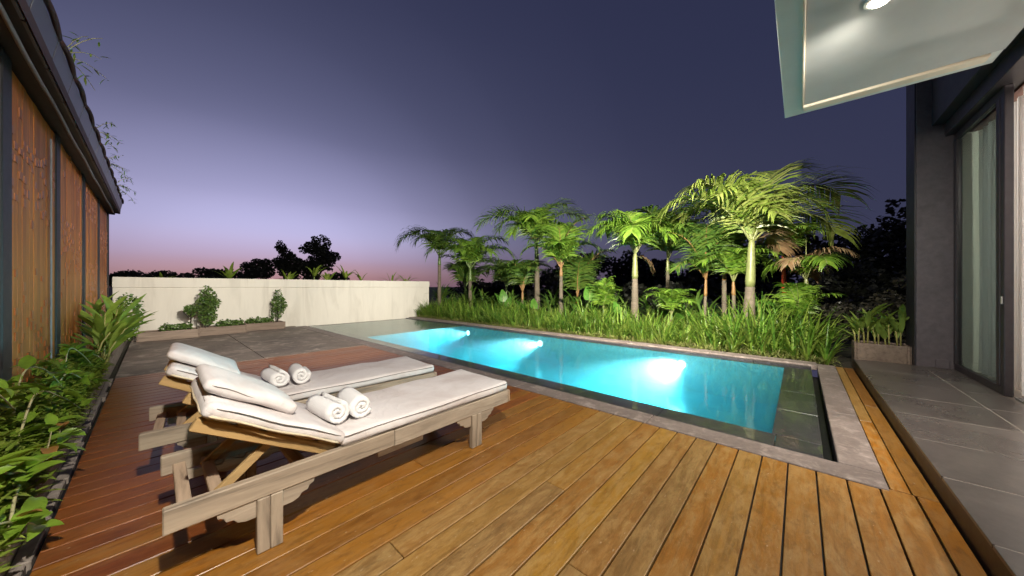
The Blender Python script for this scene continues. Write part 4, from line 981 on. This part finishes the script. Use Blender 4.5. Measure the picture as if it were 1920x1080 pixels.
# ---------------------------------------------------------------- dark trees in the night behind
NT = 'dark trees behind the palms'
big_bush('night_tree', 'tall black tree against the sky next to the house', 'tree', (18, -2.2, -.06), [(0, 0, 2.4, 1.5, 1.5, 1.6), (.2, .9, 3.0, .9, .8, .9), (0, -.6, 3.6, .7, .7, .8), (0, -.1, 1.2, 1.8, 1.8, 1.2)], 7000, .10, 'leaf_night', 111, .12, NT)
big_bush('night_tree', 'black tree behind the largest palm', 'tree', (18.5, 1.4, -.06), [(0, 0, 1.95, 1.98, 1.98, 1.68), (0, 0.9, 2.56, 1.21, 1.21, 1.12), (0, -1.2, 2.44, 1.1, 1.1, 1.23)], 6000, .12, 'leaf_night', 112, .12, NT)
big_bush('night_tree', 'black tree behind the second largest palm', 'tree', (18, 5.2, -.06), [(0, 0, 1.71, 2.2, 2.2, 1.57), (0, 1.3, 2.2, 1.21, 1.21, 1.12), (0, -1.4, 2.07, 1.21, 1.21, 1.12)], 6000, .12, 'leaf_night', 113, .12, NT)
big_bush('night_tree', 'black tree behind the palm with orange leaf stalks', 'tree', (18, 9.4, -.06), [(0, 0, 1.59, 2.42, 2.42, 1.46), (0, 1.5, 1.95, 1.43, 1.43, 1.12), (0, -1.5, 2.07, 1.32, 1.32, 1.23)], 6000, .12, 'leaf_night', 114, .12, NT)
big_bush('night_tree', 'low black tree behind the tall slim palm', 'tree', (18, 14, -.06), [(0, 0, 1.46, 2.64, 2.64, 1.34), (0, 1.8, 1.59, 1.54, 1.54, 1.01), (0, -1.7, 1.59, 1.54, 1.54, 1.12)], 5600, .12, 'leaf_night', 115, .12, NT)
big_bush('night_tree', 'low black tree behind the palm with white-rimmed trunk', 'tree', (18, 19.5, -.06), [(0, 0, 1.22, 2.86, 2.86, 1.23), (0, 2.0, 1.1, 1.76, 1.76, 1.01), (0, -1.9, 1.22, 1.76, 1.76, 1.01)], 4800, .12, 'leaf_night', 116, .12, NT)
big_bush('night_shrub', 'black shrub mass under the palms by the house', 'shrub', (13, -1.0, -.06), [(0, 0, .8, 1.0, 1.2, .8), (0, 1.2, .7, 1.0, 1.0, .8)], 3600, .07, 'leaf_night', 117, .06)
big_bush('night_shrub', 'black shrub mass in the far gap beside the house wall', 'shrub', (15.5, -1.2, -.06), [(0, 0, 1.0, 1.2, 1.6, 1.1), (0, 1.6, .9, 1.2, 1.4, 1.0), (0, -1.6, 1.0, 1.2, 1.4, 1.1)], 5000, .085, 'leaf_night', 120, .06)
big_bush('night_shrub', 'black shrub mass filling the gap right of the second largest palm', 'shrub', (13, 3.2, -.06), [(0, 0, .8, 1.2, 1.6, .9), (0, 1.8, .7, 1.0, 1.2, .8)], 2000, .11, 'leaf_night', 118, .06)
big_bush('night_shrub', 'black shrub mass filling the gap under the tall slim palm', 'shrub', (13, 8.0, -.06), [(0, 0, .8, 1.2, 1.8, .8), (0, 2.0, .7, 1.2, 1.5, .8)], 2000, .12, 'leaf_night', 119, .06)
WT = 'dark trees beyond the garden wall'
big_bush('night_tree', 'tallest dark tree beyond the garden wall', 'tree', (12.0, 40, -.06), [(0, 0, 5.0, 1.9, 1.9, 1.9), (.4, 0, 6.4, 1.2, 1.2, 1.1), (1.2, 0, 4.2, 1.2, 1.2, 1.2), (-.6, 0, 3.2, 1.6, 1.6, 1.4)], 6000, .14, 'leaf_night', 121, .2, WT)
big_bush('night_tree', 'dark tree left of the tallest beyond the garden wall', 'tree', (9.0, 40, -.06), [(0, 0, 4.3, 1.0, 1.0, 1.4), (-.3, 0, 5.6, .6, .6, .6), (.6, 0, 3.2, 1.4, 1.4, 1.2)], 3600, .13, 'leaf_night', 122, .18, WT)
big_bush('night_tree', 'low dark tree between the slim shrub and cone shrub, beyond the wall', 'tree', (6.6, 40, -.06), [(0, 0, 3.1, 1.3, 1.3, 1.3), (-.9, 0, 2.4, 1.0, 1.0, .9)], 2800, .13, 'leaf_night', 123, .15, WT)
big_bush('night_tree', 'flat dark tree above the cone shrub, beyond the wall', 'tree', (3.1, 42, -.06), [(0, 0, 2.4, 1.5, 1.4, .8), (1.0, 0, 2.2, 1.0, 1.0, .8)], 2500, .13, 'leaf_night', 124, .15, WT)
big_bush('night_tree', 'flat broad dark tree beyond the wall beside the pavilion', 'tree', (-.6, 44, -.06), [(0, 0, 2.2, 2.2, 1.4, 1.0), (-1.4, 0, 2.0, 1.2, 1.2, .8), (1.2, 0, 2.0, 1.2, 1.2, .8)], 3500, .13, 'leaf_night', 125, .15, WT)
big_bush('night_tree', 'small dark tree right of the tallest beyond the wall', 'tree', (14.6, 41, -.06), [(0, 0, 2.4, 1.2, 1.2, 1.0)], 1500, .13, 'leaf_night', 126, .15, WT)
# leafy tops just behind the garden wall
rnd = random.Random(131)
for (xx, top, n, lab) in ((.15, 1.62, 7, 'leafy plant top over the wall beside the pavilion'), (1.55, 1.85, 9, 'upright leafy plant top over the wall above the cone shrub'), (3.1, 1.72, 8, 'leafy plant top over the wall between cone and slim shrubs'), (3.9, 2.0, 11, 'largest spiky plant top over the wall left of the tall tree'), (4.35, 1.8, 8, 'leafy plant top over the wall in front of the tall tree'), (5.0, 1.95, 10, 'broad leafy plant top over the wall under the tall tree'), (5.6, 1.8, 7, 'small leafy plant top over the wall right of the tall tree'), (6.9, 1.72, 9, 'low leafy plant top over the wall left of the dark wall-end palm'), (7.6, 1.78, 8, 'spiky plant top over the wall nearest the wall-end palm')):
    T = empty('wall_plant', (xx, 13.25, -.06), label=lab, cat='plant', group='plants growing behind the garden wall')
    m = MB(); top += .17; rosette(m, (0, 0, top - .42), n, .62, .085, (40, 86), (.3, 1.3), rnd, 'lance', 6); m.build('leaves', 'leaf_fill', T)
    m = MB(); m.tube([(0, 0, 0), (.02, 0, top * .5), (0, 0, top - .45)], [.04, .035, .025], 7); m.build('stem', 'stem_green', T)
# sprigs trailing from the pavilion roof
rnd = random.Random(141)
def sprig(label, base, tips, seed, mat, dense):
    rnd = random.Random(seed); T = empty('roof_creeper', base, label=label, cat='creeper', group='creepers on the pavilion roof')
    ms = MB(); ml = MB()
    for tp in tips:
        tp = Vector(tp); mid = tp * .5 + Vector((0, 0, .10)); pts = [Vector((0, 0, 0)).lerp(mid, k / 4).lerp(mid.lerp(tp, k / 4), k / 4) for k in range(5)]
        ms.tube(pts, [.004, .0035, .003, .0025, .002], 4)
        for k in range(dense):
            u = rnd.uniform(.3, 1); p_ = pts[min(4, int(u * 4))].lerp(pts[min(4, int(u * 4) + 1)], u * 4 % 1)
            blade(ml, p_ + Vector((rnd.uniform(-.02, .02), rnd.uniform(-.04, .04), rnd.uniform(-.03, .03))), dirv(rnd.uniform(0, 6.28), R(rnd.uniform(-60, 30))), rnd.uniform(.05, .10), .016, .5, 'lance', 3, .2)
    ms.build('stems', 'stem_pale', T); ml.build('leaves', mat, T)
sprig('wiry creeper on the pavilion roof nearest the camera', (-.56, 4.9, 3.36), [(.22, .15, .36), (.20, .3, .22), (.22, .5, .12), (.12, .3, .4), (.14, .6, .0)], 142, 'leaf_heliconia', 5)
sprig('dark creeper on the pavilion roof halfway along', (-.56, 7.0, 3.36), [(.16, .4, .3), (.22, .6, .1), (.18, .8, .0), (.10, 1.2, .3)], 143, 'leaf_shrub', 12)
sprig('dark creeper on the pavilion roof beyond the middle', (-.56, 8.6, 3.36), [(.16, .5, .3), (.22, .8, .1), (.16, 1.2, .2), (.25, 1.0, -.05)], 144, 'leaf_shrub', 14)
sprig('dark creeper on the pavilion roof at its far end', (-.56, 10.4, 3.36), [(.2, .4, .3), (.24, .8, .1), (.16, 1.2, .2), (.26, 1.2, -.1)], 145, 'leaf_shrub', 16)
